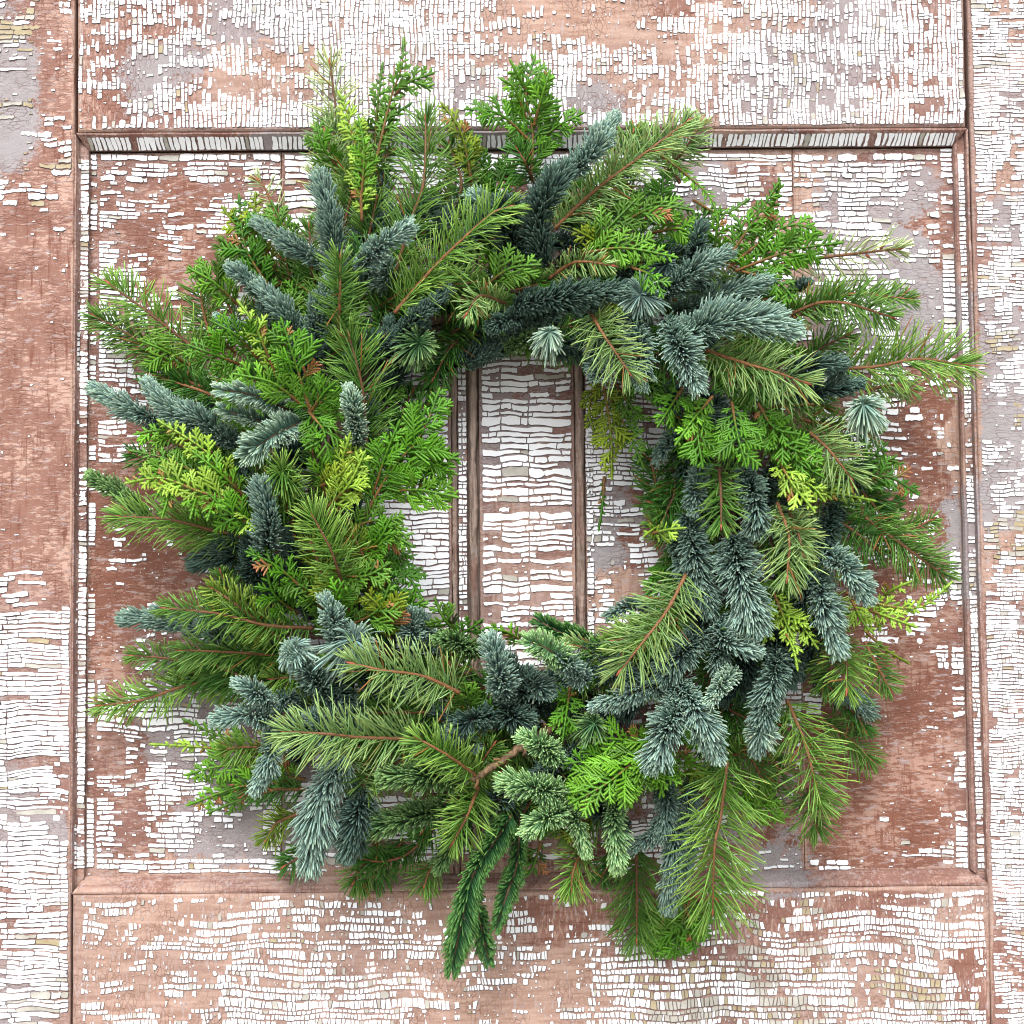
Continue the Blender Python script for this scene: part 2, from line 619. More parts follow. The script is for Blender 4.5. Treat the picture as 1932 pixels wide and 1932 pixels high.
            gx, gy = 1 + 1.5 / max(5.0, w_), 1 + 1.5 / max(5.0, h_)
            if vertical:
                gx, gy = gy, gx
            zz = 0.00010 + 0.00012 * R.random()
            und = [p.pos(ca + (aa - ca) * gx + 0.25 / p.W, cb + (bb - cb) * gy + 0.9 / p.H) + p.n * zz for aa, bb in pts]  # enlarged and slipped down, so a painted shadow line shows below
            SHADOW_RIMS.setdefault(owner.name, (owner, []))[1].append((und, cen + p.n * zz))
            FLAKES.append((size, owner, V, F4, F3, mi, u, v))
        t += h


# ------------------------------------------------------------------ the door
core = build('door_core', [tuple(Vector((x, y, z))) for x in (-0.52, 0.52) for y in (0.026, 0.044) for z in (BASE_Z - 0.5, BASE_Z + 0.5)],
             [np.array([[0, 1, 3, 2], [4, 6, 7, 5], [0, 4, 5, 1], [2, 3, 7, 6], [0, 2, 6, 4], [1, 5, 7, 3]])], M_WOOD, DOOR, np.zeros((8, 3)), smooth=False)
# rails and stiles
p = Patch((-200, -150, 0), (142, -150, 0), (131.5, 2080, 0), (-200, 2080, 0))
stile_l = board('stile', p, M_STILE, 0.045)
pa = Patch((-70, -60, 0), (142, -60, 0), (136, 1040, 0), (-70, 1040, 0))
pb = Patch((-70, 1040, 0), (136, 1040, 0), (132, 1990, 0), (-70, 1990, 0))
flakes(stile_l, pa, False, (7, 12), (14, 38), 0.55, 1.6, 6, 0.02, None, 1.05, 0.0, (0.03, 0.03), seed=1, curl=0.0011, margin=5)
flakes(stile_l, pb, False, (6.5, 11), (30, 105), 0.35, 1.5, 9, 0.014, (60, 120), 1.0, 0.0, (0.025, 0.03), seed=2, curl=0.001, margin=5)

p = Patch((1821, -150, 0), (2150, -150, 0), (2150, 2080, 0), (1875, 2080, 0))
stile_r = board('stile', p, M_STILE, 0.045)
pa = Patch((1824, -50, 0), (2000, -50, 0), (2000, 1990, 0), (1874, 1990, 0))
flakes(stile_r, pa, False, (5.5, 9), (8, 30), 0.3, 1.2, 7, 0.014, (18, 44), 1.0, 0.04, (0.05, 0.02), seed=3, margin=6, curl=0.0006)

p = Patch((145.5, -150, 0), (1817, -150, 0), (1823, 240, 0), (145.5, 250, 0))
rail_t = board('top_rail', p, M_RAIL, 0.045, drop=0.003, chamfer=5)
pa = Patch((146, -50, 0), (1818, -50, 0), (1823, 237, 0), (146, 247, 0))
flakes(rail_t, pa, True, (6.5, 10.5), (8, 24), 0.3, 1.3, 5, 0.015, (16, 34), 1.0, 0.0, (0.011, 0.045), seed=4, margin=4)

p = Patch((136, 1688, 0), (1868, 1670, 0), (1872, 2080, 0), (134.5, 2080, 0))
rail_b = board('bottom_rail', p, M_RAIL, 0.045, drop=0.003, chamfer=5)
pa = Patch((150, 1692, 0), (1862, 1674, 0), (1868, 1990, 0), (150, 1990, 0))
flakes(rail_b, pa, False, (10, 17), (6, 11), 0.32, 1.9, 13, 0.0075, None, 1.0, 0.0, (0.016, 0.05), seed=5, margin=5)


def moulding(name, outer, inner, prof, mat, label=None):
    """a run of moulding between two lines; prof = [(share across, d, ...)]"""
    V, C, na = [], [], len(prof)
    nb = 90
    for j in range(nb + 1):
        b = j / nb
        for (a, d) in prof:
            u = (outer[0][0] * (1 - b) + outer[1][0] * b) * (1 - a) + (inner[0][0] * (1 - b) + inner[1][0] * b) * a
            v = (outer[0][1] * (1 - b) + outer[1][1] * b) * (1 - a) + (inner[0][1] * (1 - b) + inner[1][1] * b) * a
            q = at(u, v, d)
            q += Vector((0, 0.0006 * noise.noise(q * 70), 0)) + Vector((0.0005 * noise.noise(q * 55 + Vector((5, 5, 5))), 0, 0.0005 * noise.noise(q * 55)))
            V.append(q)
            g, w = under(u, v)
            C.append((g * 0.6 + 0.2, w * 0.6, 0.35 + 0.4 * noise.noise(q * 30)))
    k0 = len(V)
    for j in range(nb + 1):
        for i in (0, na - 1):
            q = V[j * na + i]
            V.append(Vector((q.x, 0.03, q.z)))
            C.append(C[j * na + i])
    idx = np.arange(na * (nb + 1)).reshape(nb + 1, na)
    F = np.stack([idx[:-1, :-1], idx[1:, :-1], idx[1:, 1:], idx[:-1, 1:]], -1).reshape(-1, 4)
    E = []
    for j in range(nb):
        a0, a1 = k0 + 2 * j, k0 + 2 * (j + 1)
        E.append([idx[j, 0], a0, a1, idx[j + 1, 0]])
        E.append([idx[j, -1], idx[j + 1, -1], a1 + 1, a0 + 1])
        E.append([a0, a0 + 1, a1 + 1, a1])
    o = build(name, [tuple(x) for x in V], [F, np.array(E)], mat, DOOR, np.array(C), smooth=False)
    if label:
        o['label'] = label
    return o


top_m = moulding('moulding', ((144, 251.5), (1825, 241.5)), ((169, 287), (1797, 278)),
                 [(0, -0.0012), (0.08, -0.0012), (0.2, -0.003), (0.93, -0.0125), (0.97, -0.0150), (1.0, -0.0240)], M_RAIL,
                 'shaded moulding under the top rail with long upright cracks in its paint')
pa = Patch((162, 258.5, -0.0026), (1806, 249, -0.0026), (1797, 275, -0.0119), (170, 284.5, -0.0119))
flakes(top_m, pa, True, (7, 12), (26, 40), 0.35, 1.2, 3, 0.03, None, 0.2, 0.76, (0.012, 0.02), seed=6, margin=0.5, curl=0.0004)

left_m = moulding('moulding', ((141, 252), (132.5, 1687)), ((170, 287), (161, 1653)),
                  [(0, -0.0008), (0.1, -0.001), (0.35, -0.0085), (0.45, -0.010), (0.5, -0.0098), (0.9, -0.0105), (0.93, -0.013), (1, -0.0165)],
                  M_STILE)
pa = Patch((152, 300, -0.0099), (169, 300, -0.0105), (160, 1640, -0.0105), (144, 1640, -0.0099))
flakes(left_m, pa, False, (6, 13), (20, 30), 0.6, 1.2, 3, 0.03, None, 0.1, 0.82, (0.02, 0.02), seed=7, margin=0.3, curl=0.0008)
pa = Patch((146, 300, -0.0050), (153, 300, -0.0092), (144, 1640, -0.0092), (138, 1640, -0.0050))
flakes(left_m, pa, False, (6, 11), (7, 12), 0.6, 1.2, 3, 0.03, None, 0.3, 0.22, (0.02, 0.015), seed=8, margin=0.3)

right_m = moulding('moulding', ((1826, 243), (1868.5, 1669)), ((1796, 278), (1829, 1638)),
                   [(0, -0.0008), (0.12, -0.001), (0.22, -0.006), (0.28, -0.0085), (0.62, -0.0090), (0.70, -0.0070), (0.80, -0.0064), (0.92, -0.009), (1, -0.0165)],
                   M_STILE)
pa = Patch((1803.5, 290, -0.0087), (1818.5, 290, -0.0082), (1859, 1640, -0.0082), (1844, 1640, -0.0087))
flakes(right_m, pa, False, (6, 10), (9, 22), 0.4, 1.1, 3, 0.03, None, 0.35, 0.5, (0.02, 0.008), seed=9, margin=0.3, curl=0.0008)

bot_m = moulding('moulding', ((134, 1687.5), (1868, 1669.5)), ((161, 1653), (1829, 1638)),
                 [(0, -0.0012), (0.1, -0.001), (0.3, -0.003), (0.85, -0.0125), (1.0, -0.0165)], M_RAIL,
                 'bare rubbed moulding above the bottom rail')

# the recessed panel: five upright boards and the beads between them


def line(x0, x1, v):            # leaning joint lines of the panel
    return x0 + (x1 - x0) * (v - 285) / 1365.0


def panel_patch(xa, xb, d=PANEL, v0=None, v1=None, g=0.0):
    """upright strip of the panel between two joints given at the top; they lean like the photograph's"""
    lean = lambda x: -8 + 39 * (x - 168) / 1631.0
    top = lambda x: 289.5 - 10 * (x - 168) / 1631.0
    bot = lambda x: 1654 - 15 * (x - 168) / 1631.0
    a, b = xa + g, xb - g
    t0 = (top(a), top(b)) if v0 is None else (v0, v0)
    t1 = (bot(a), bot(b)) if v1 is None else (v1, v1)
    f = lambda x, v: x + lean(x) * (v - 285) / 1365.0
    return Patch((f(a, t0[0]), t0[0], d), (f(b, t0[1]), t0[1], d), (f(b, t1[1]), t1[1], d), (f(a, t1[0]), t1[0], d))


boards = [(168, 530.8, 2), (531.4, 848, 3), (900, 1078, 4), (1098, 1494.6, 5), (1495.2, 1799, 6)]
for (xa, xb, sd) in boards:
    off = random.uniform(-0.0005, 0.0005)
    p = panel_patch(xa, xb, PANEL + off)
    o = board('panel_board', p, M_PANEL, 0.02, chamfer=1.0, drop=0.0009)
    e0, e1 = (188 if sd == 2 else xa), (1770 if sd == 6 else xb)
    pf = panel_patch(e0, e1, PANEL + off, 306 if sd in (2, 5, 6) else None, 1618 if sd in (2, 6) else None)
    if sd == 4:
        flakes(o, pf, False, (8, 15), (22, 110), 0.4, 2.1, 6, 0.025, (26, 90), 0.88, 0.0, (0.03, 0.03), seed=sd + 20, margin=5, curl=0.0009)
    elif sd == 3:
        flakes(o, pf, False, (9, 13), (26, 90), 0.25, 1.5, 5, 0.02, (60, 100), 1.05, 0.0, (0.03, 0.03), seed=sd + 20, margin=5)
    else:
        flakes(o, pf, False, (6.5, 11), (11, 38), 0.38, 1.8, 7, 0.014, (30, 60), 1.0, 0.0, (0.03, 0.018), seed=sd + 20, margin=0.5, curl=0.0009)
        # the paint along the foot, head and outer edge of the panel held on better
        for (x0, x1, v0, v1) in ((e0, e1, 288, 306), (e0, e1, 1618, 1649)):
            q = panel_patch(x0, x1, PANEL + off, v0, v1)
            if sd in (2,) or v0 < 300:
                flakes(o, q, False, (8, 11), (18, 44), 0.3, 1.6, 3, 0.02, None, 0.0, 0.92, (0.03, 0.03), seed=sd + 40, margin=2)
            elif sd == 6:
                flakes(o, q, False, (8, 12), (12, 30), 0.4, 1.5, 3, 0.02, None, 0.0, 0.30, (0.03, 0.03), seed=sd + 40, margin=2)
    if sd == 2:
        q = panel_patch(170, 186, PANEL + off)
        flakes(o, q, False, (7, 12), (20, 30), 0.35, 1.4, 3, 0.02, None, 0.35, 0.52, (0.03, 0.01), seed=60, margin=1)
    if sd == 6:
        q = panel_patch(1772, 1797, PANEL + off)
        flakes(o, q, False, (8, 12), (20, 30), 0.5, 1.4, 3, 0.02, None, 0.3, 0.45, (0.03, 0.01), seed=61, margin=1, curl=0.0012)


def bead(xa, xb, hgt):
    """half-round bare bead standing proud between the panel boards"""
    V, C = [], []
    nb, na = 260, 9
    for j in range(nb + 1):
        for i in range(na):
            a = i / (na - 1)
            pp = panel_patch(xa, xb)
            q = pp.pos(a, j / nb)
            r = math.sin(math.pi * a) ** 0.7 - (0.35 if i in (0, na - 1) else 0.0)
            q = q + Vector((0.0014 * noise.noise(Vector((i * 0.3, 0, q.z * 45 + xa))) + 0.0006 * noise.noise(Vector((i, 4, q.z * 190 + xa))), -hgt * r - 0.0014 * noise.noise(Vector((q.x * 300, 3, q.z * 40))) - 0.0008 * noise.noise(Vector((q.x * 500, 8, q.z * 170))), 0))
            V.append(q)
    idx = np.arange(na * (nb + 1)).reshape(nb + 1, na)
    F = np.stack([idx[:-1, :-1], idx[1:, :-1], idx[1:, 1:], idx[:-1, 1:]], -1).reshape(-1, 4)
    return build('bead', [tuple(x) for x in V], [F], M_WOOD, DOOR, np.zeros((len(V), 3)), smooth=False)


bead(848.5, 859, 0.0030)
bead(881.0, 896.0, 0.0034)
bead(1079.5, 1096.5, 0.0040)
p = panel_patch(860.2, 877.3, PANEL - 0.001)
o = board('groove_strip', p, M_PANEL, 0.02, chamfer=1.0)
flakes(o, panel_patch(860.2, 877.3, PANEL - 0.0008), False, (6, 13), (8, 20), 0.45, 1.6, 3, 0.03, (8, 9), 0.2, 0.66, (0.03, 0.02), seed=70, margin=0.5, curl=0.0010)
q = panel_patch(1099, 1113, PANEL + 0.0012)
flakes(o, q, False, (6, 12), (7, 14), 0.45, 1.6, 3, 0.03, None, 0.2, 0.62, (0.03, 0.02), seed=71, margin=0.5, curl=0.0010)

# flakes to objects: the 300 that show largest singly, the rest as one part on each board
MATS = [M_WHITE, M_GREY, M_OCHRE]
vis = [i for i, f in enumerate(FLAKES) if 0 < f[6] < 1932 and 0 < f[7] < 1932
       and not (230 < math.hypot(f[6] - 985, f[7] - 945) < 700)]
vis.sort(key=lambda i: -FLAKES[i][0])
single = set(vis[:290])
rest = {}
for i, (size, owner, V, F4, F3, mi, u, v) in enumerate(FLAKES):
    if i in single:
        build('paint_flake', [tuple(x) for x in V], [np.array(F4), np.array(F3)], MATS[mi], owner, smooth=False)
    else:
        rest.setdefault(owner.name, (owner, []))[1].append((V, F4, F3, mi))
for owner, lst in rest.values():
    VV, A4, A3, M4, M3, k = [], [], [], [], [], 0
    for V, F4, F3, mi in lst:
        VV += [tuple(x) for x in V]
        A4.append(np.array(F4) + k)
        A3.append(np.array(F3) + k)
        M4 += [mi] * len(F4)
        M3 += [mi] * len(F3)
        k += len(V)
    o = build('paint_flakes', VV, [np.concatenate(A4), np.concatenate(A3)], MATS, owner, midx=M4 + M3, smooth=False)
    o['kind'] = 'stuff'
for owner, lst in SHADOW_RIMS.values():
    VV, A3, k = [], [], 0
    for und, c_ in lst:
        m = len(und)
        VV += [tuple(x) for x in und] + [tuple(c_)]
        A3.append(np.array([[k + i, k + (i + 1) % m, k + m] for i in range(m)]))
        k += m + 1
    o = build('undercoat_shadow', VV, [np.concatenate(A3)], M_SHADOW_RIM, owner, smooth=False)
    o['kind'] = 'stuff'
print('flakes', len(FLAKES))

gm = NT('gravel_ground')
gtc = gm.new('ShaderNodeTexCoord').outputs['Object']
gm.l.new(gm.mix(gm.ramp(gm.noise(gtc, 60, 5), [(0.3, 0.0), (0.7, 1.0)]), tuple(srgb(130, 124, 116)), tuple(srgb(178, 172, 162))), gm.b.inputs['Base Color'])
gm.b.inputs['Roughness'].default_value = 0.9
gnd = build('ground', [(-40, -40, 0), (40, -40, 0), (40, 40, 0), (-40, 40, 0)], [np.array([[0, 1, 2, 3]])], gm.m, smooth=False)  # unseen ground, added to bounce light up onto door and wreath
gnd['kind'] = 'structure'

# ------------------------------------------------------------------ the wreath
RC = at(980, 940, 0.0)
WREATH = thing('evergreen_wreath', Vector((RC.x, -0.002, RC.z - 0.36)),
               'round evergreen wreath of fir, spruce and cedar sprigs hanging on the door', 'wreath')

# colours: (needle body, needle end)
PAL = {
    'blue': (srgb(100, 129, 125), srgb(138, 165, 150)),
    'light': (srgb(126, 156, 152), srgb(162, 190, 175)),
    'silver': (srgb(118, 152, 138), srgb(186, 210, 190)),
    'dark': (srgb(64, 87, 84), srgb(96, 123, 110)),
    'mint': (srgb(112, 158, 110), srgb(176, 212, 150)),
    'moss': (srgb(66, 104, 66), srgb(132, 168, 104)),
    'comb': (srgb(44, 92, 54), srgb(104, 152, 78)),
    'green': (srgb(74, 120, 44), srgb(116, 156, 70)),
    'fresh': (srgb(92, 138, 48), srgb(142, 180, 86)),
    'pale': (srgb(116, 152, 84), srgb(158, 188, 118)),
    'deep': (srgb(50, 100, 34), srgb(84, 138, 54)),
    'olive': (srgb(92, 124, 34), srgb(136, 162, 60)),
    'straw': (srgb(158, 176, 112), srgb(196, 208, 160)),
    'sat': (srgb(56, 108, 14), srgb(88, 144, 30)),
    'bright': (srgb(72, 126, 20), srgb(108, 162, 44)),
    'mid': (srgb(62, 108, 26), srgb(96, 142, 46)),
    'cdark': (srgb(42, 94, 18), srgb(78, 134, 32)),
    'colive': (srgb(92, 118, 20), srgb(136, 158, 40)),
    'lime': (srgb(112, 154, 40), srgb(160, 194, 74)),
}
TWIG = {'N': srgb(96, 70, 50), 'D': srgb(118, 78, 46), 'C': srgb(120, 84, 40)}
LEVEL = [0.015, 0.036, 0.058, 0.078, 0.097, 0.113]
Z = 900 / 1932 * 1932 / 2500      # one tile unit in sketch units (tiles are 900 px squares of a 2500 px photo)


def curve(pts, n):
    """smooth polyline through points (Catmull-Rom), n samples"""
    P = [np.array(p, float) for p in pts]
    P = [2 * P[0] - P[1]] + P + [2 * P[-1] - P[-2]]
    segs = len(P) - 3
    out = []
    for i in range(n):
        t = i / (n - 1) * segs
        k = min(int(t), segs - 1)
        f = t - k
        a, b, c, d = P[k:k + 4]
        out.append(0.5 * ((2 * b) + (-a + c) * f + (2 * a - 5 * b + 4 * c - d) * f * f + (-a + 3 * b - 3 * c + d) * f ** 3))
    out = np.array(out)
    L = np.concatenate([[0], np.cumsum(np.linalg.norm(np.diff(out, axis=0), axis=1))])
    q = np.linspace(0, L[-1], n)
    return np.stack([np.interp(q, L, out[:, k]) for k in range(3)], 1), L[-1]


def norm(a):
    return a / np.maximum(np.linalg.norm(a, axis=-1, keepdims=True), 1e-9)


def frames(C, roll=0.0):
    T = norm(np.gradient(C, axis=0))
    up = np.array([0.0, -1.0, 0.0])
    if abs(T[:, 1]).mean() > 0.8:
        up = np.array([0.0, -0.2, 1.0])
    B = norm(np.cross(T, up))
    N = norm(np.cross(B, T))
    c, s = math.cos(roll), math.sin(roll)
    return T, B * c + N * s, N * c - B * s


def tube(C, r0, r1, col, sides=6, wob=0.12, cap=True):
    n = len(C)
    T, B, N = frames(C)
    r = np.linspace(r0, r1, n)[:, None] * (1 + wob * rng.uniform(-1, 1, (n, 1)))
    V = []
    for k in range(sides):
        a = 2 * math.pi * k / sides
        V.append(C + r * (math.cos(a) * B + math.sin(a) * N))
    V = np.stack(V, 1).reshape(-1, 3)
    idx = np.arange(n * sides).reshape(n, sides)
    nx = np.roll(idx, -1, 1)
    F = np.stack([idx[:-1], nx[:-1], nx[1:], idx[1:]], -1).reshape(-1, 4)
    polys = [F]
    if cap:
        polys += [idx[-1:][:, ::1], idx[:1][:, ::-1]]
    return V, polys, np.tile(col, (len(V), 1)) * rng.uniform(0.85, 1.15, (len(V), 1))


def needle_mesh(P, D, S, L, w, th, bend, cb, ct, sec=(0.0, 0.3, 0.72, 1.0), wid=(0.55, 1.0, 0.9, 0.35), pw=1.6):
    """needles as slim closed three-sided solids, all at once
    P base points, D directions, S flat-side vectors, bend = vector pulled in towards the end"""
    n = len(P)
    S = norm(S - (S * D).sum(-1, keepdims=True) * D)
    U = norm(np.cross(D, S))
    V, C = [], []
    for t, k in zip(sec, wid):
        c = P + D * (L * t)[:, None] + bend * (L * t * t)[:, None]
        col = cb + (ct - cb) * (t ** pw)
        for (a, b) in ((1, -0.5), (-1, -0.5), (0, 0.75)):
            V.append(c + S * (a * w * k / 2)[:, None] + U * (b * th * k)[:, None])
            C.append(col)
    m = len(sec) * 3
    V = np.stack(V, 1).reshape(-1, 3)
    C = np.stack(C, 1).reshape(-1, 3)
    Fq = []
    for i in range(len(sec) - 1):
        for j in range(3):
            a, b = i * 3 + j, i * 3 + (j + 1) % 3
            Fq.append([a, b, b + 3, a + 3])
    Fq = np.array(Fq)
    Ft = np.array([[m - 3, m - 2, m - 1]])
    base = (np.arange(n) * m)[:, None, None]
    return V, [(Fq[None] + base).reshape(-1, 4), (Ft[None] + base).reshape(-1, 3)], C


def stem_points(pts, lev, lift=0.0, tipd=0.0):
    """pts in sketch units -> curve through space; base tucked in, tip as high as the level says"""
    n = len(pts)
    d1 = LEVEL[lev]
    d0 = max(0.010, d1 - 0.030)
    W = []
    for i, (u, v) in enumerate(pts):
        f = i / max(1, n - 1)
        r = math.hypot(u - 980, v - 940)
        d = d0 + (d1 - d0) * min(1, f * 1.6)
        if r > 560:                                   # outer ends sink back towards the door
            d = max(0.012, d - (r - 560) * 0.00009)
        W.append(at(u, v, d + lift))
    return [np.array(w) for w in W]


def vary(c, n, amt=0.16, hue=0.06):
    k = rng.normal(1, amt, (n, 1)).clip(0.6, 1.5)
    h = rng.normal(0, hue, (n, 1))
    return np.clip(c * k * np.concatenate([1 + h, 1 + 0 * h, 1 - h], 1), 0.003, 0.9)


BUDS = 0


def bud(C, size, parent, col=srgb(146, 82, 54)):
    """pointed brown bud at the end of a twig"""
    t = norm(C[-1] - C[-3])
    n = 7
    prof = [0.45, 0.85, 1.0, 0.9, 0.66, 0.36, 0.06]
    c = C[-1][None] + t[None] * (np.linspace(-0.1, 1, n)[:, None] * size * 2.6)
    T, B, N = frames(c)
    V = []
    for k in range(7):
        a = 2 * math.pi * k / 7
        r = np.array([p_ * (1 + 0.12 * (i % 2)) for i, p_ in enumerate(prof)])[:, None] * size * 0.55
        V.append(c + r * (math.cos(a) * B + math.sin(a) * N))
    V = np.stack(V, 1).reshape(-1, 3)
    idx = np.arange(n * 7).reshape(n, 7)
    nx = np.roll(idx, -1, 1)
    F = np.stack([idx[:-1], nx[:-1], nx[1:], idx[1:]], -1).reshape(-1, 4)
    cols = np.tile(col, (len(V), 1)) * rng.uniform(0.75, 1.25, (len(V), 1))
    return build('bud', V, [F, idx[-1:], idx[:1][:, ::-1]], M_BARK, parent, cols)


def noble(pts, hw, colour, lev, style='N', dens_=1.0):
    """dense bottle-brush sprig; hw = how far the needles stand off, in sketch units"""
    R_ = hw * SC
    W = stem_points(pts, lev)
    C, L = curve(W, 40)
    V, F, cc = tube(C, 0.0016, 0.0010, TWIG['N'])
    tw = build('noble_fir_sprig', V, F, M_BARK, WREATH, cc)
    T, B, N = frames(C, rng.uniform(-0.3, 0.3))
    n = int(L * 1000 * 8.0 * dens_ * (0.6 + 0.4 * R_ / 0.014)) + 70
    s = np.concatenate([rng.uniform(0.0, 0.97, n - 60), 1 - 0.05 * rng.uniform(0, 1, 60) ** 1.5])
    n = len(s)
    x = s * (len(C) - 1)
    i0 = np.minimum(x.astype(int), len(C) - 2)
    f = (x - i0)[:, None]
    lerp = lambda A: A[i0] * (1 - f) + A[i0 + 1] * f
    p, t, b, nn = lerp(C), norm(lerp(T)), norm(lerp(B)), norm(lerp(N))
    if style == 'K':                                   # needles combed flat to both sides
        side = np.where(np.arange(n) % 2 == 0, 1.0, -1.0)
        phi = np.where(side > 0, 0.0, math.pi) + side * rng.normal(0.45, 0.35, n)
        alpha = np.radians(rng.normal(66, 6, n))
    else:
        phi = rng.uniform(0, 2 * math.pi, n)
        phi = np.where(np.sin(phi) < -0.2, -phi, phi)
        alpha = np.radians(rng.normal(56, 12, n))
    tipf = np.clip((s - 0.86) / 0.14, 0, 1)
    alpha = alpha * (1 - 0.72 * tipf * rng.uniform(0.5, 1, n))
    ra = (np.cos(phi)[:, None] * b + np.sin(phi)[:, None] * nn)
    D = norm(t * np.cos(alpha)[:, None] + ra * np.sin(alpha)[:, None] + rng.normal(0, 0.06, (n, 3)))
    taper = 0.80 + 0.2 * np.sin(np.pi * np.clip(s * 1.1, 0, 1))
    Ln = R_ * 0.96 * rng.normal(1, 0.14, n).clip(0.55, 1.3) * taper * (1 + 0.13 * np.sin(s * rng.uniform(9, 20) + rng.uniform(0, 6)))
    Ln *= (1 - 0.18 * tipf)
    cb, ct = PAL[colour]
    k = (np.clip((s - 0.45) / 0.55, 0, 1) ** 2)[:, None]
    cb_ = vary(cb, n, 0.15, 0.05) * (1 + 0.16 * k)
    ct_ = vary(ct, n, 0.15, 0.05) * (1 + 0.14 * k)
    bend = t * 0.26 + nn * 0.26
    S = norm(np.cross(D, ra) + rng.normal(0, 0.25, (n, 3)))
    wd = rng.normal(0.00148, 0.00020, n)
    V, F, cc = needle_mesh(p + ra * 0.0008, D, S, Ln, wd, wd * 0.48, bend, cb_, ct_, (0, 0.3, 0.68, 0.93, 1.0), (0.6, 0.95, 1.0, 0.85, 0.4), pw=4.0)
    o = build('needles', V, F, M_NEEDLE, tw, cc)
    o['kind'] = 'stuff'
    return tw


def star(pts, hw, colour, lev):
    """sprig whose end points at the viewer: a rosette of needles"""
    (u, v) = pts[-1]
    u0, v0 = pts[0] if len(pts) > 1 else (u + rng.uniform(-8, 8), v + rng.uniform(4, 14))
    R_ = hw * SC
    d = LEVEL[lev]
    a, b_ = np.array(at(u0, v0, max(0.01, d - 0.03))), np.array(at(u, v, d))
    C, L = curve([a, (a + b_) / 2 + rng.normal(0, 0.001, 3), b_], 16)
    V, F, cc = tube(C, 0.0016, 0.0012, TWIG['N'])
    tw = build('noble_fir_sprig', V, F, M_BARK, WREATH, cc)
    n = 190
    ph0 = rng.uniform(0, 6.28)
    s = rng.uniform(0.15, 1, n)
    p = C[0] + (C[-1] - C[0]) * s[:, None]
    t = norm(C[-1] - C[0])
    b = norm(np.cross(t, [0.1, 0, 1.0]))
    nn = np.cross(b, t)
    phi = rng.uniform(0, 2 * math.pi, n)
    alpha = np.radians(74 - 44 * s ** 2 * rng.uniform(0.4, 1, n))
    ra = np.cos(phi)[:, None] * b + np.sin(phi)[:, None] * nn
    D = norm(t * np.cos(alpha)[:, None] + ra * np.sin(alpha)[:, None] + rng.normal(0, 0.14, (n, 3)))
    Ln = R_ * 1.05 * rng.normal(1, 0.16, n).clip(0.55, 1.35) * (1 + 0.32 * np.cos(phi - ph0))
    cb, ct = PAL[colour]
    S = norm(np.cross(D, ra + t) + rng.normal(0, 0.2, (n, 3)))
    wd = rng.normal(0.00175, 0.00015, n)
    droop = np.array([0, 0, -0.38]) + ra * 0.12
    V, F, cc = needle_mesh(p, D, S, Ln, wd, wd * 0.42, droop, vary(cb, n), vary(ct, n), (0, 0.3, 0.68, 0.93, 1.0), (0.6, 0.95, 1.0, 0.85, 0.4), pw=4.0)
    o = build('needles', V, F, M_NEEDLE, tw, cc)
    o['kind'] = 'stuff'
    return tw


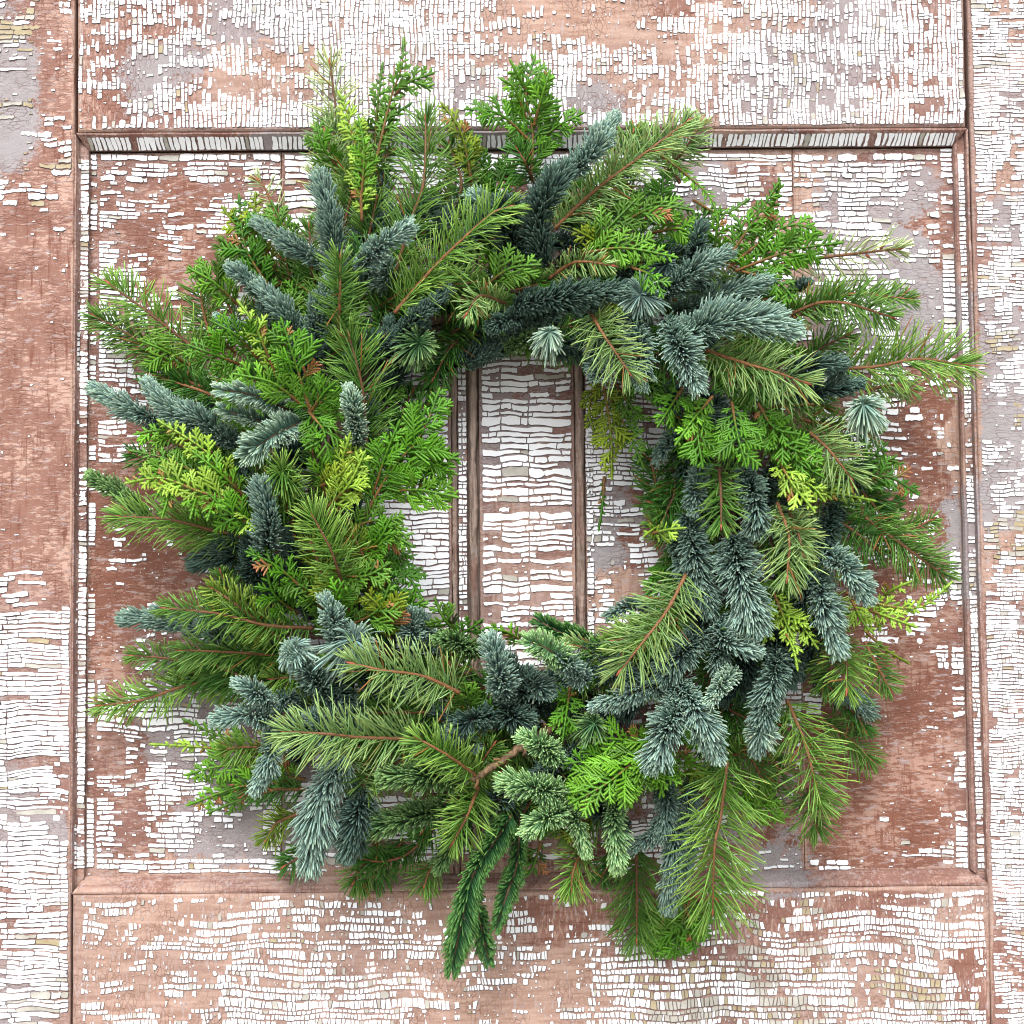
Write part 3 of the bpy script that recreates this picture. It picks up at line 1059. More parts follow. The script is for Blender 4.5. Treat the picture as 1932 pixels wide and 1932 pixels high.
def douglas(pts, hw, colour, lev, budn=1, dens_=1.0, radial=False):
    """open sprig with long flat needles spread to both sides of a brown twig"""
    R_ = hw * SC
    W = stem_points(pts, lev)
    C, L = curve(W, 44)
    V, F, cc = tube(C, 0.0016 + L * 0.003, 0.0009, TWIG['D'] * rng.uniform(0.55, 1.25))
    tw = build('douglas_fir_sprig', V, F, M_BARK, WREATH, cc)
    T, B, N = frames(C, rng.uniform(-0.45, 0.45))
    n = int(L * 1000 * 1.75 * dens_ * rng.uniform(0.8, 1.15)) + 26
    s = np.concatenate([np.linspace(0.02, 0.97, n - 20) + rng.uniform(-0.01, 0.01, n - 20), 1 - 0.03 * rng.uniform(0, 1, 20)])
    x = np.clip(s, 0, 0.999) * (len(C) - 1)
    i0 = np.minimum(x.astype(int), len(C) - 2)
    f = (x - i0)[:, None]
    lerp = lambda A: A[i0] * (1 - f) + A[i0 + 1] * f
    p, t, b, nn = lerp(C), norm(lerp(T)), norm(lerp(B)), norm(lerp(N))
    side = np.where(rng.uniform(0, 1, n) < 0.5, 1.0, -1.0)
    spread = rng.uniform(-1, 1, n)
    phi = np.where(side > 0, 0.0, math.pi) + side * (0.30 + spread * (0.65 if not radial else 1.2))
    alpha = np.radians(rng.normal(rng.uniform(54, 66), 14, n))
    tipf = np.clip((s - 0.84) / 0.16, 0, 1)
    alpha = alpha * (1 - 0.75 * tipf * rng.uniform(0.4, 1, n))
    ra = np.cos(phi)[:, None] * b + np.sin(phi)[:, None] * nn
    D = norm(t * np.cos(alpha)[:, None] + ra * np.sin(alpha)[:, None] + rng.normal(0, 0.10, (n, 3)))
    taper = 0.72 + 0.28 * np.sin(np.pi * np.clip(0.15 + s * 0.75, 0, 1))
    Ln = R_ * 1.22 * taper * rng.normal(1, 0.13, n).clip(0.6, 1.25) * (1 - 0.34 * tipf)
    cb, ct = PAL[colour]
    cb_, ct_ = vary(cb, n, 0.17, 0.08), vary(ct, n, 0.17, 0.08)
    under_ = rng.uniform(0, 1, n) < 0.22              # some turn their pale underside out
    cb_[under_] = cb_[under_] * 1.25 + 0.03
    ct_[under_] = ct_[under_] * 1.2 + 0.03
    dead = rng.uniform(0, 1, n) < 0.02
    cb_[dead] = srgb(150, 104, 58)
    ct_[dead] = srgb(168, 120, 70)
    bend = t * 0.10 + rng.normal(0, 0.07, (n, 3)) + np.array([0, 0.0, -0.04])
    S = norm(np.cross(D, nn) + rng.normal(0, 0.35, (n, 3)))
    wd = rng.normal(0.00116, 0.00014, n)
    V, F, cc = needle_mesh(p + ra * 0.0006, D, S, Ln, wd, wd * 0.22, bend, cb_, ct_,
                           (0.0, 0.2, 0.85, 1.0), (0.6, 1.0, 0.95, 0.35))
    o = build('needles', V, F, M_NEEDLE, tw, cc)
    o['kind'] = 'stuff'
    if budn:
        bud(C, 0.0025 * rng.uniform(0.85, 1.2), tw)
    if budn > 1:
        for k in range(budn - 1):
            i = int(len(C) * rng.uniform(0.72, 0.93))
            q = np.stack([C[i], C[i] + (T[i] + (1 if k % 2 else -1) * B[i]) * 0.001, C[i] + (T[i] + (1 if k % 2 else -1) * B[i]) * 0.002])
            bud(q, 0.0022, tw)
    return tw


def scale_strip(P0, d, side, nrm, L, w, curl, sag, cb, ct, acc):
    """one flat beaded shoot of overlapping scales"""
    beads = max(2, int(L / (w * 0.72)))
    n = beads * 2 + 2
    s = np.linspace(0, 1, n)
    c = P0 + d * (L * s)[:, None] + side * (curl * L * s ** 2)[:, None] + nrm * (sag * L * s ** 2)[:, None]
    ww = w / 2 * np.where(np.arange(n) % 2 == 1, 1.0, 0.74)
    ww[-1] *= 0.35
    ww[-2] *= 0.8
    ww *= np.where(s > 0.7, 1 - (s - 0.7) * 0.8, 1.0)
    h = w * 0.18
    V = np.stack([c + side * ww[:, None], c + nrm * h * (0.6 + 0.4 * (np.arange(n) % 2))[:, None], c - side * ww[:, None], c - nrm * h], 1)
    col = cb + (ct - cb) * (s ** 1.2)[:, None]
    col = np.repeat(col[:, None], 4, 1)
    col = col * np.where(np.arange(n) % 2 == 1, 1.06, 0.86)[:, None, None]
    idx = acc['k'] + np.arange(n * 4).reshape(n, 4)
    nx = np.roll(idx, -1, 1)
    acc['V'].append(V.reshape(-1, 3))
    acc['C'].append(col.reshape(-1, 3))
    acc['F'].append(np.stack([idx[:-1], nx[:-1], nx[1:], idx[1:]], -1).reshape(-1, 4))
    acc['k'] += n * 4
    return c


def cedar(pts, hw, colour, lev, w=16.0, brown=0.0, sub=True):
    hw = hw * 1.12
    """flat fern-like spray of cedar: axis, side shoots, lobes"""
    R_ = hw * SC
    wd = w * Z * SC
    W = stem_points(pts, lev)
    C, L = curve(W, 40)
    V, F, cc = tube(C[:34], 0.0015, 0.0006, TWIG['C'] * 0.9)
    tw = build('cedar_frond', V, F, M_BARK, WREATH, cc)
    T, B, N = frames(C, rng.uniform(-0.35, 0.35))
    acc = {'V': [], 'F': [], 'C': [], 'k': 0}
    cb, ct = PAL[colour]
    step = 0.0037
    m = max(5, int(L / step))
    sgn = 1
    for i in range(m):
        s = 0.06 + 0.92 * (i + rng.uniform(-0.2, 0.2)) / m
        s = min(max(s, 0.02), 0.985)
        j = min(int(s * 39), 38)
        t, b, nn, p0 = T[j], B[j], N[j], C[j]
        sgn = -sgn
        env = min(1.0, 0.45 + s * 2.2) * min(1.0, (1.04 - s) * 2.1) ** 0.8
        Lb = R_ * 1.25 * env * rng.uniform(0.52, 1.2)
        if Lb < 0.003:
            continue
        al = math.radians(rng.uniform(30, 54))
        d = norm(t * math.cos(al) + b * sgn * math.sin(al) + nn * rng.normal(0, 0.14))
        sd = norm(np.cross(nn, d)) * sgn
        n2 = norm(np.cross(d, sd)) 
        if n2[1] > 0:
            n2 = -n2
        k = rng.normal(1, 0.2)
        c1 = np.clip(cb * k * (0.85 + 0.3 * s), 0.003, 0.9)
        c2 = np.clip(ct * k * (0.9 + 0.2 * s), 0.003, 0.9)
        if rng.uniform() < brown:
            c2 = srgb(176, 112, 78)
        sag = rng.normal(-0.10, 0.12)
        cv = -rng.uniform(0.02, 0.18)
        ax = scale_strip(p0, d, sd, n2, Lb, wd * 1.05, cv, sag, c1, c2, acc)
        if sub and Lb > 0.008:
            q = max(2, int(Lb / 0.0031))
            g = 1
            for e in range(q):
                se = 0.22 + 0.66 * (e + 0.3) / q
                g = -g
                a2 = math.radians(rng.uniform(34, 48))
                jj = min(int(se * (len(ax) - 1)), len(ax) - 2)
                dd = norm(ax[jj + 1] - ax[jj])
                d2 = norm(dd * math.cos(a2) + sd * g * math.sin(a2) + n2 * rng.normal(0, 0.10))
                L2 = min(0.016, Lb * 0.52) * (1.15 - 0.75 * se) * rng.uniform(0.75, 1.2)
                if L2 < wd * 1.1:
                    continue
                s2 = norm(np.cross(n2, d2)) * g
                scale_strip(ax[jj], d2, s2, n2, L2, wd * 0.95, -0.08, sag, c1 * 0.5 + c2 * 0.5, c2 * rng.uniform(0.92, 1.1), acc)
    c = scale_strip(C[-6], T[-4], B[-4], N[-4], float(np.linalg.norm(C[-1] - C[-6])), wd * 1.1, 0, 0, cb, ct, acc)
    # green scales along the axis itself
    for j in range(8, 36, 3):
        scale_strip(C[j] + N[j] * 0.0006, T[j], B[j], N[j], 0.0065, wd * 0.95, 0, 0, cb * 0.9, ct * 0.95, acc)
    o = build('scale_leaves', np.concatenate(acc['V']), [np.concatenate(acc['F'])], M_SCALE, tw, np.concatenate(acc['C']))
    o['kind'] = 'stuff'
    return tw


# sprigs as read off the place: kind, path from base to tip (in tile units), reach, colour, how far forward
TILES = {'A': (0, 0), 'B': (800, 0), 'C': (1600, 0), 'D': (0, 800), 'E': (800, 800), 'F': (1600, 800),
         'G': (0, 1600), 'H': (800, 1600), 'I': (1600, 1600)}
SPRIGS = {
'A': """
D 1060,1860 780,1640 575,1490|135 fresh 2
D 1120,1830 1060,1600 1060,1450|110 green 1
D 1260,1720 1150,1510|120 pale 0
D 1150,2030 1010,2010 800,1830 505,1660|120 green 1
D 1500,1260 1400,1010 1360,950|95 straw 0
D 1720,1180 1645,920|95 straw 0
D 1500,1500 1300,1350 1180,1290|90 green 0
C 1450,1560 1290,1300 1250,1010|80 cdark 1
C 1440,1400 1340,1180 1340,1000|60 colive 1
C 1400,1300 1240,1180 1160,1080|60 colive 1
C 1560,1350 1480,1180 1420,1050|70 mid 1
C 1800,900 1700,780 1660,640|70 sat 1
C 1250,1600 1120,1480 980,1400|80 bright 1
N 1770,1460 1740,1180 1690,950|82 blue 3
N 1800,1420 1560,1310 1360,1180|62 blue 2
N 1660,1950 1520,1680 1370,1520|75 blue 2
N 1430,1620 1310,1480 1210,1410|58 blue 2
N 1640,1880 1660,1640 1700,1500|66 blue 3
N 1420,1800 1150,1680|50 light 1
D 1775,1790 1780,1560 1785,1360|125 green 4 r
D 1930,1050 1800,800 1720,640|130 pale 0
D 1860,1100 1790,760 1730,340|150 straw 0
D 1650,1460 1440,1450 1190,1330|90 green 0
""",
'B': """
D 80,1100 40,900 -10,700|130 pale 1
D 60,1300 120,1050 180,860|130 green 1
C 180,1160 160,850 90,560 50,470|75 lime 2
C 170,1110 190,800 160,600|60 bright 2
C 240,900 330,520 385,360 400,190|52 mid 2
C 350,500 430,430 560,380|62 mid 2
C 250,800 260,560 290,320|45 mid 1
C 270,760 340,620 440,540|50 cdark 1
D 345,1470 440,1150 505,950 515,630|155 green 3
D 330,1100 230,900 330,800|120 green 1
D 350,1640 540,1420 690,1270 860,1120 950,1085|150 fresh 4
D 600,1200 700,980 640,760|120 green 1
C 760,980 700,700 590,530|60 colive 1
C 820,1020 760,830 720,640|70 cdark 0
C 1065,950 1075,700 1040,480 1090,280|130 sat 2
C 1060,740 900,600 710,570|88 sat 3
C 1080,660 1130,480 1165,370|62 bright 3
C 1085,760 1210,660 1345,590|84 sat 2
C 1040,620 980,470 900,410|56 bright 3
C 1060,520 1000,400 960,320|45 bright 3
C 880,1000 820,880 770,780|70 cdark 1
C 940,960 930,860 960,760|60 mid 1
D 1080,960 1040,860 1000,790|100 deep 2
N 1150,1400 1100,1180 1160,1020 1250,890|92 dark 4
N 1260,930 1390,800 1480,660|82 light 4
N 990,1390 950,1200 920,1080|110 dark 3
N 760,1220 850,1120 770,1040|80 light 2
N 160,1420 280,1290 410,1200|76 light 4
N 250,1500 320,1440 250,1330|76 blue 2
N 620,1500 700,1300 830,1200|70 blue 1
C 800,1520 950,1410 1120,1385|95 mid 4
C 900,1480 850,1340 920,1300|60 bright 2
D 1190,1200 1400,1000 1640,820 1880,640|130 pale 3
D 1600,1000 1540,900 1600,700|100 green 1
C 1310,1400 1430,1240 1620,1040|100 mid 3
C 1330,1330 1550,1300 1840,1350|90 bright 4
C 1450,1230 1700,1090 1920,1100|90 mid 3
C 1640,1180 1740,1050 1760,900|80 cdark 2
C 1500,1330 1380,1250 1290,1200|70 colive 3
C 1550,1270 1520,1100 1560,980|80 mid 2
C 1700,1220 1850,1200 1950,1280|80 bright 3
D 1160,1460 1260,1390 1340,1370 1480,1390|66 pale 4
N 980,1600 1250,1560 1520,1530|86 dark 4
N 1000,1740 1180,1620 1400,1600|80 dark 3
S 1640,1550|105 light 4
C 1590,1400 1700,1450 1760,1560|70 sat 5
N 1080,1640 930,1680 850,1720|60 dark 3
S 1165,1740|66 silver 4
S 480,1800|98 moss 3
N 320,1830 450,1690 620,1540|62 dark 3
N 250,1932 400,1800 500,1700|70 dark 2
D 930,1590 800,1550 730,1640|78 pale 4
D 1385,1650 1450,1760 1580,1950|135 pale 5
C 1380,1690 1480,1610 1550,1640|50 lime 4
N 1350,1750 1500,1700 1640,1720|80 dark 2
N 1600,1680 1640,1850 1650,2000|92 light 4
N 1420,1800 1420,1950 1420,1990|85 light 3
N 900,1850 1030,1780 1100,1700|50 moss 2
N 620,1880 850,1800 1020,1740|52 dark 1
N 560,1950 750,1890 980,1800|60 dark 1
N 700,1560 820,1620 950,1640|60 dark 1
D 520,1500 700,1560 880,1680|110 deep 2
D 420,1500 600,1500 760,1480|120 fresh 2
D 250,1620 420,1520 600,1500|110 green 2
""",
'C': """
C -10,780 180,930 290,1040 330,1160|42 bright 3
C 300,1380 320,1220 340,1080|60 sat 3
C 350,1400 540,1120 650,950|80 sat 3
C 560,1180 640,1020 650,940|52 sat 3
C 380,1400 680,1190 880,1220|95 sat 3
C 420,1420 720,1310 990,1270|90 sat 3
C 450,1420 640,1480 740,1590|80 sat 3
C 200,1050 350,1120 500,1040|50 mid 2
D 600,1400 800,1360 1040,1330 1270,1305|120 straw 2 b3
D 700,1650 850,1590 1000,1590 1230,1660|105 green 3
D 850,1590 1050,1540 1330,1570|90 green 2
D 60,900 170,760 225,660|100 pale 2 b2
D 130,960 40,830 -60,700|90 green 1
N 190,1420 210,1300 230,1210|66 dark 3
S 60,1390|76 dark 3
N 20,1560 190,1430 350,1340|76 blue 4
N 100,1640 350,1560 560,1480|84 blue 3
N 100,1770 400,1680 690,1740|112 light 5
N 700,1550 790,1500|48 dark 2
N 60,1680 140,1850 210,2010|100 light 5
N -60,1550 60,1500 200,1440|80 dark 3
D 620,1720 750,1650 900,1600|100 green 2
""",
'D': """
N 1140,590 900,430 790,310|78 light 3
N 870,510 720,440 520,330|72 light 2
N 1240,620 1080,500 960,430|70 blue 3
K 1530,440 1350,360 1160,325|58 silver 4
K 1510,520 1330,480 1160,430|56 silver 3
K 1570,500 1430,570 1290,670|84 silver 4
N 1870,620 1860,450 1830,330|66 silver 5
C 1630,450 1530,130 1470,-60|95 sat 4
C 1600,420 1430,290 1220,240|80 bright 4
C 1630,440 1700,340 1765,280|80 sat 4
C 1620,440 1700,560 1600,640|86 sat 4
C 1450,260 1340,0 1240,-150|52 lime 3
C 1250,190 1120,140 985,90|90 sat 3
C 1230,130 1150,60 1080,50|70 sat 3
C 1700,440 1760,430 1810,400|60 sat 3
C 1500,340 1300,330 1120,300|80 bright 3
C 1350,160 1240,40 1100,-40|80 sat 3
C 1000,200 860,120 720,60|80 bright 1
C 1100,800 900,740 760,760|80 bright 3
C 1000,600 860,540 700,560|70 bright 2
C 1400,1060 1220,980 1080,860|80 sat 3
C 1560,1500 1440,1400 1400,1280|80 sat 2
C 1250,1500 1130,1400 1040,1380|70 mid 1
C 1800,1560 1760,1430 1800,1330|80 sat 3
C 1400,200 1420,60 1380,-20|50 mid 2
D 1320,1110 1100,1060 880,1005 630,990|140 fresh 2
N 780,1000 630,870 490,790|62 moss 1
C 1290,930 1050,860 850,790 650,815|80 lime 4 w
C 900,800 880,890 850,990|52 bright 4
C 1040,850 1020,920 1000,990|52 bright 4
C 1130,880 1110,940 1090,1000|50 bright 4
C 1260,860 1080,650 820,480|58 lime 3
C 1270,880 900,700 670,640|60 mid 3
C 1300,900 1150,760 1000,640|60 bright 3
C 1380,980 1300,1020 1380,1060|50 lime 3
S 1480,750|90 green 4
D 1510,960 1490,830 1480,720|125 fresh 4 r
D 1600,960 1500,880 1440,800|100 green 3 r
N 1390,1240 1410,1030 1380,840|88 blue 4
N 1350,1350 1330,1180 1330,1060|85 dark 2
D 1810,1400 1740,1180 1640,990|150 fresh 4
N 1420,1180 1230,1180 1070,1230|100 dark 1
N 1560,1440 1480,1360 1350,1290|80 dark 1
C 1620,1400 1450,1250 1280,1170|68 sat 3
N 1580,1340 1540,1180 1500,1080|56 dark 2
D 1640,1575 1400,1560 1150,1500 870,1470|100 green 3
D 1480,1640 1250,1460 1120,1370|100 olive 3
D 1330,1470 1200,1380 1160,1290|80 green 2
N 1180,1620 900,1540 670,1530|78 blue 1
D 1500,1720 1200,1700 960,1690|115 green 2
N 1240,1640 1130,1600 1060,1560|60 blue 2
D 1300,1850 1000,1870 750,1950 530,1980|112 fresh 1
D 1400,1780 1100,1770 850,1730 700,1720|90 green 1
D 1480,1900 1200,1860 950,1800|100 deep 0
N 1800,1700 1750,1540 1710,1440|78 light 4
S 1850,1700 1860,1640|125 light 4
N 1740,1950 1620,1800 1540,1700|80 blue 4
S 1530,1680|80 light 4
C 1700,1500 1620,1380 1500,1320|80 mid 2
C 1850,1500 1760,1380 1650,1330|90 colive 2
D 1250,420 1050,330 800,250|120 deep 1
D 1200,250 1030,330 850,340|110 deep 0
N 1930,830 1880,720 1860,600|60 dark 2
D 1750,880 1680,780 1640,660|90 green 2
C 1680,830 1760,790 1850,690|66 colive 4
C 1700,880 1690,720 1720,640|60 bright 3
C 1780,800 1830,700 1840,560|56 lime 3
N 1480,1000 1500,900 1520,830|60 dark 1
D 1100,700 950,620 800,560|90 green 1
D 1150,760 900,740 700,660|90 deep 1
""",
'E': """
D 205,640 185,340 115,50|160 green 3
C 200,980 330,750 490,560 590,310|130 sat 5
C 290,860 480,850 690,890|90 bright 5
C 340,760 520,680 700,690|90 sat 5
C 230,900 300,680 380,480|84 sat 4
C 300,720 440,560 460,440|60 sat 4
C -20,960 110,820 200,640|76 lime 4
C 40,820 90,650 120,550|50 lime 4
C 60,900 180,760 100,690|60 colive 3
D 330,620 420,480 520,400|90 deep 1
C 90,1060 280,1010 430,1110|88 mid 3
C 200,1060 340,1090 440,1140|70 mid 3
C 320,1050 400,1250 500,1430|66 cdark 2
C 250,1150 340,1300 420,1460|70 cdark 2
D 220,1400 200,1230 140,1100|110 olive 3
D 360,1420 280,1280 250,1150|100 olive 2
D 80,1450 -20,1300 -80,1150|120 olive 2
C 330,1640 280,1480 200,1390|100 colive 3
C 420,1620 380,1500 330,1420|70 cdark 2
C 700,1600 620,1540 560,1420|60 mid 2
N 460,1720 440,1600 450,1510|72 blue 3
N 560,1700 520,1600 490,1510|60 light 2
N 790,1720 680,1650 570,1640|62 moss 3
C 640,1640 740,1580 810,1530|56 cdark 2
K 1250,1780 1160,1690 1040,1640|70 mint 5
N 1350,1850 1250,1760 1160,1690|76 light 4
N 930,1960 900,1800 850,1650|86 light 4
N 1120,2000 1000,1880 950,1760|90 dark 3
C 1040,1660 950,1600 830,1570|60 bright 2
K 1420,1650 1250,1610 1110,1540|56 comb 0
N 1700,1450 1580,1460 1480,1510|48 blue 1
D 1880,1290 1780,1480 1650,1650 1540,1790|160 pale 5
D 1880,1500 1700,1600 1500,1640|110 fresh 2
D 1780,1680 1500,1700 1260,1660|90 pale 1
C 1430,220 1480,520 1490,800|90 colive 1
C 1470,350 1590,580 1660,740|62 mid 1
C 1420,260 1370,420 1400,560|54 colive 0
C 1450,780 1440,920 1420,1060|24 cdark 0 w
C 1500,280 1620,450 1700,490|60 mid 1
D 1740,980 1720,820 1690,680|110 deep 0
D 1780,1080 1800,960 1700,920|90 deep 0
N 1850,520 1780,620 1730,700|52 blue 1
D 1800,700 1820,850 1760,1000|100 deep 1
D 1880,1200 1780,1090 1700,1030|100 green 1
N 1060,30 1200,80 1400,150|90 dark 1
N 120,230 220,120 350,60|80 dark 2
N 380,250 340,120 330,-20|66 dark 2
D 760,10 640,110 560,260|110 deep 1
D 470,60 560,180 540,320|90 deep 0
N 780,-20 900,90 780,170|70 dark 0
D 400,560 390,440 440,350|90 deep 0
D 60,1250 160,1180 300,1170|90 green 2
C 420,900 560,760 640,620|70 sat 4
C 150,1200 260,1120 330,1000|80 sat 3
C 60,1300 200,1300 330,1230|80 mid 3
C 120,1560 260,1480 330,1340|80 mid 3
C 300,1560 420,1480 470,1360|70 sat 2
C 1750,1030 1700,1060 1660,1090|50 lime 2
N 1700,1760 1850,1700 1950,1640|76 blue 2
N 1400,1850 1500,1790 1600,1830|70 dark 2
""",
'F': """
D 270,120 450,180 620,230 780,285|150 pale 5
D 940,215 1150,205 1380,165 1620,195|165 fresh 3 b3
D 700,250 850,120 1000,40|110 green 1
D 1100,330 1250,300 1350,330|80 pale 1
N 690,230 830,200 960,190|64 dark 4
N 740,360 880,330 1040,300|66 dark 3
S 1090,400|88 silver 4
S 960,180|60 dark 3
C 140,320 70,430 10,520|70 sat 4
C 220,330 220,540 250,740|105 sat 5
C 400,390 430,560 480,740|115 sat 5
C 540,400 620,520 760,560|80 sat 4
C 560,420 660,600 880,690|100 sat 4
C 620,560 750,700 890,790|80 sat 4
C 300,360 200,480 100,620|66 bright 5
C 640,690 720,820 840,970|80 lime 5
C 640,780 800,820 890,910|60 lime 4
C 780,870 950,870 1160,910|36 lime 3 w
D 810,550 910,640 1020,780|135 pale 4
D 760,480 950,520 1130,560|100 green 2
C 960,830 1130,680 1220,600|70 cdark 1
C 1000,860 1200,780 1390,880|80 cdark 2
C 1040,880 1180,900 1310,960|70 cdark 1
C 1000,900 1200,700 1330,760|66 mid 1
N 460,740 520,900 530,1060|90 blue 4
N 240,740 215,850 200,960|64 blue 3
D 335,740 345,900 345,1030|105 green 5
D 640,920 700,1100 690,1300|145 pale 5
D 700,960 750,1080 775,1180|100 pale 5
N 170,980 210,1200 270,1460|96 blue 3
N 100,1060 160,1250 200,1400|80 blue 2
N 400,1090 450,1320 520,1540|125 light 4
C 620,1390 690,1560 730,1640|88 lime 4
C 660,1440 600,1570 560,1660|66 lime 4
C 660,1560 720,1680 745,1790|44 lime 5
C 700,1480 780,1580 850,1680|64 lime 4
N 900,1180 1010,1280 1090,1400|84 light 5
N 850,1270 880,1460 940,1660|90 light 4
D 1080,980 1200,1070 1340,1170 1500,1290|122 green 3
D 900,970 1060,1080 1170,1170|120 deep 2
D 1200,1080 1330,1060 1440,1010|90 green 1
C 1000,1390 1180,1450 1390,1460 1560,1330|52 lime 4
C 1090,1470 1230,1520 1370,1570|66 lime 4
C 1180,1420 1250,1370 1340,1330|46 lime 3
C 1030,1430 1080,1530 1140,1600|56 lime 4
N 940,930 900,1080 890,1200|76 dark 2
N 1130,720 1060,800 980,880|70 dark 1
N 240,1590 130,1720 40,1830|88 blue 4
N 330,1520 370,1640 520,1700|76 light 4
N 400,1560 330,1700 330,1830|80 blue 3
N 420,1800 340,1880 290,1960|58 silver 5
N 640,1680 620,1830 560,1990|88 blue 4
D 980,1600 1000,1750 1000,1890|130 fresh 4
D 880,1560 920,1750 880,1880|110 green 2
C 1090,1580 1200,1680 1330,1760|22 colive 1
D 1100,1650 1150,1750 1220,1880|90 green 1
D 940,780 1080,860 1200,1000|110 deep 1
D 100,820 60,960 100,1100|110 deep 1
C -20,1080 60,1060 150,1050|56 lime 3
C 480,1420 420,1560 350,1580|20 mid 4
N 560,1560 680,1720 700,1850|76 dark 2
N 780,1500 820,1650 760,1800|70 dark 1
""",
'G': """
C 1400,520 1150,420 950,330|62 mid 1 w
C 1350,520 1050,480 780,465|42 lime 1 w
C 1480,600 1180,580 960,630|80 bright 1
C 1500,660 1250,690 970,790|80 bright 1 w
C 1460,700 1250,760 1080,830|70 mid 0 w
C 1600,650 1450,620 1350,560|90 bright 1
D 1560,500 1330,480 1180,490|90 fresh 1
D 1600,700 1400,700 1230,680|90 deep 0
N 1430,270 1340,190 1250,150|64 light 4
N 1430,340 1290,310 1150,335|66 light 4
N 1430,370 1420,530 1350,680|70 light 3
N 1600,130 1750,200 1800,300|90 dark 3
N 1570,270 1480,230 1420,300|70 blue 2
N 1800,520 1680,760 1630,1060|118 light 4
N 1900,700 1870,850 1830,1010|90 dark 4
N 1600,560 1560,400 1620,330|90 dark 2
D 1560,830 1450,880 1400,960|80 olive 0
D 1620,980 1560,1060 1500,1100|80 deep 0
N 1760,480 1700,400 1650,330|76 blue 3
C 1500,180 1300,100 1100,110|80 colive 0
C 1420,100 1180,90 1000,60|70 mid 0
D 1450,130 1200,60 950,100|90 green 0
""",
'H': """
D 690,195 500,110 300,80 140,45|150 pale 5
D 490,440 170,430 0,412 -220,400|150 pale 5
D 790,640 640,530 480,440|125 fresh 5
D 620,300 400,300 200,300|110 green 2
D 560,240 650,150 640,60|100 fresh 2
D 330,520 220,620 180,720|110 green 3
D 60,450 120,560 200,700|100 pale 3
N 20,120 100,220 160,330|90 dark 3
N 700,640 500,630 310,640|84 moss 4
N 640,800 400,860 190,920|86 moss 3
N 110,520 160,780 110,1010|100 dark 3
D 790,690 730,840 660,970|125 fresh 4
D 920,560 900,700 900,800|110 green 2
N 1210,560 1120,470 1030,430|74 mint 5
N 1230,740 1080,690 930,680|84 mint 5
N 1250,810 1150,850 1050,920|72 mint 5
N 1240,780 1310,880 1350,1020|56 mint 4
D 1345,990 1290,1120 1275,1220|112 fresh 4
N 1500,740 1500,900 1510,1090|72 mint 4
K 960,840 870,980 760,1150 700,1400 650,1640|72 comb 4
K 1010,870 990,1100 940,1250 885,1420|52 comb 3
K 760,1180 800,1400 845,1600|50 comb 3
N 760,900 650,1000 590,1110|66 moss 1
D 570,1080 530,1140 510,1200|108 green 1
D 560,900 420,1040 280,1080 170,1065|90 deep 1
D 260,960 200,1080 140,1180|110 green 1
D 400,960 300,1100 200,1200|90 deep 0
C 1270,170 1250,310 1230,450|76 sat 4
C 1300,200 1220,240 1200,330|60 sat 3
C 760,330 740,230 720,150|84 mid 3
C 900,360 880,290 840,240|60 mid 3
C 1730,420 1600,560 1450,680 1260,780|150 bright 5
C 1700,460 1520,440 1380,430|90 bright 4
C 1680,500 1440,540 1230,570|90 sat 4
C 1730,470 1650,600 1560,800|90 bright 5
C 1750,480 1760,620 1740,740|80 bright 4
N 1830,120 1620,190 1400,260|66 light 4
N 1860,220 1780,390 1710,560|110 light 5
S 1400,360|78 moss 4
N 860,320 760,340 660,400|76 dark 4
N 620,400 700,430 760,480|66 blue 3
N 1200,560 1290,500 1380,490|66 blue 3
N 1300,640 1200,640 1120,600|70 dark 2
N 1770,660 1800,820 1700,940 1590,1000|58 blue 3
N 1890,700 1880,950 1830,1120 1790,1290|76 blue 3
D 1620,1000 1620,1200 1620,1480|150 green 1
D 1500,1000 1480,1080 1440,1150|100 deep 0
C 1120,980 1080,1100 1050,1150|80 mid 0
C 1290,1100 1260,1200 1250,1280|60 mid 0
C 1180,560 1280,700 1260,780|70 sat 3
C 1400,800 1330,900 1200,960|60 colive 1
D 1000,430 850,460 700,480|110 green 3
D 1000,340 880,390 760,400|100 green 2
D 700,620 800,560 860,480|100 green 3
D 1120,380 1000,480 900,620|110 green 2
N 1080,250 1150,180 1180,120|80 dark 2
N 900,220 960,320 1050,330|90 dark 3
N 1000,100 1080,150 1150,200|80 blue 3
N 1550,900 1450,820 1380,760|70 dark 2
N 920,880 900,760 980,720|80 dark 2
C 1860,640 1900,600 1960,640|50 colive 2
C 1800,1250 1800,1430 1740,1600|90 sat 0
C 1850,1250 1900,1400 1930,1560|90 sat 0
C 1720,1300 1680,1380 1650,1440|80 mid 0
""",
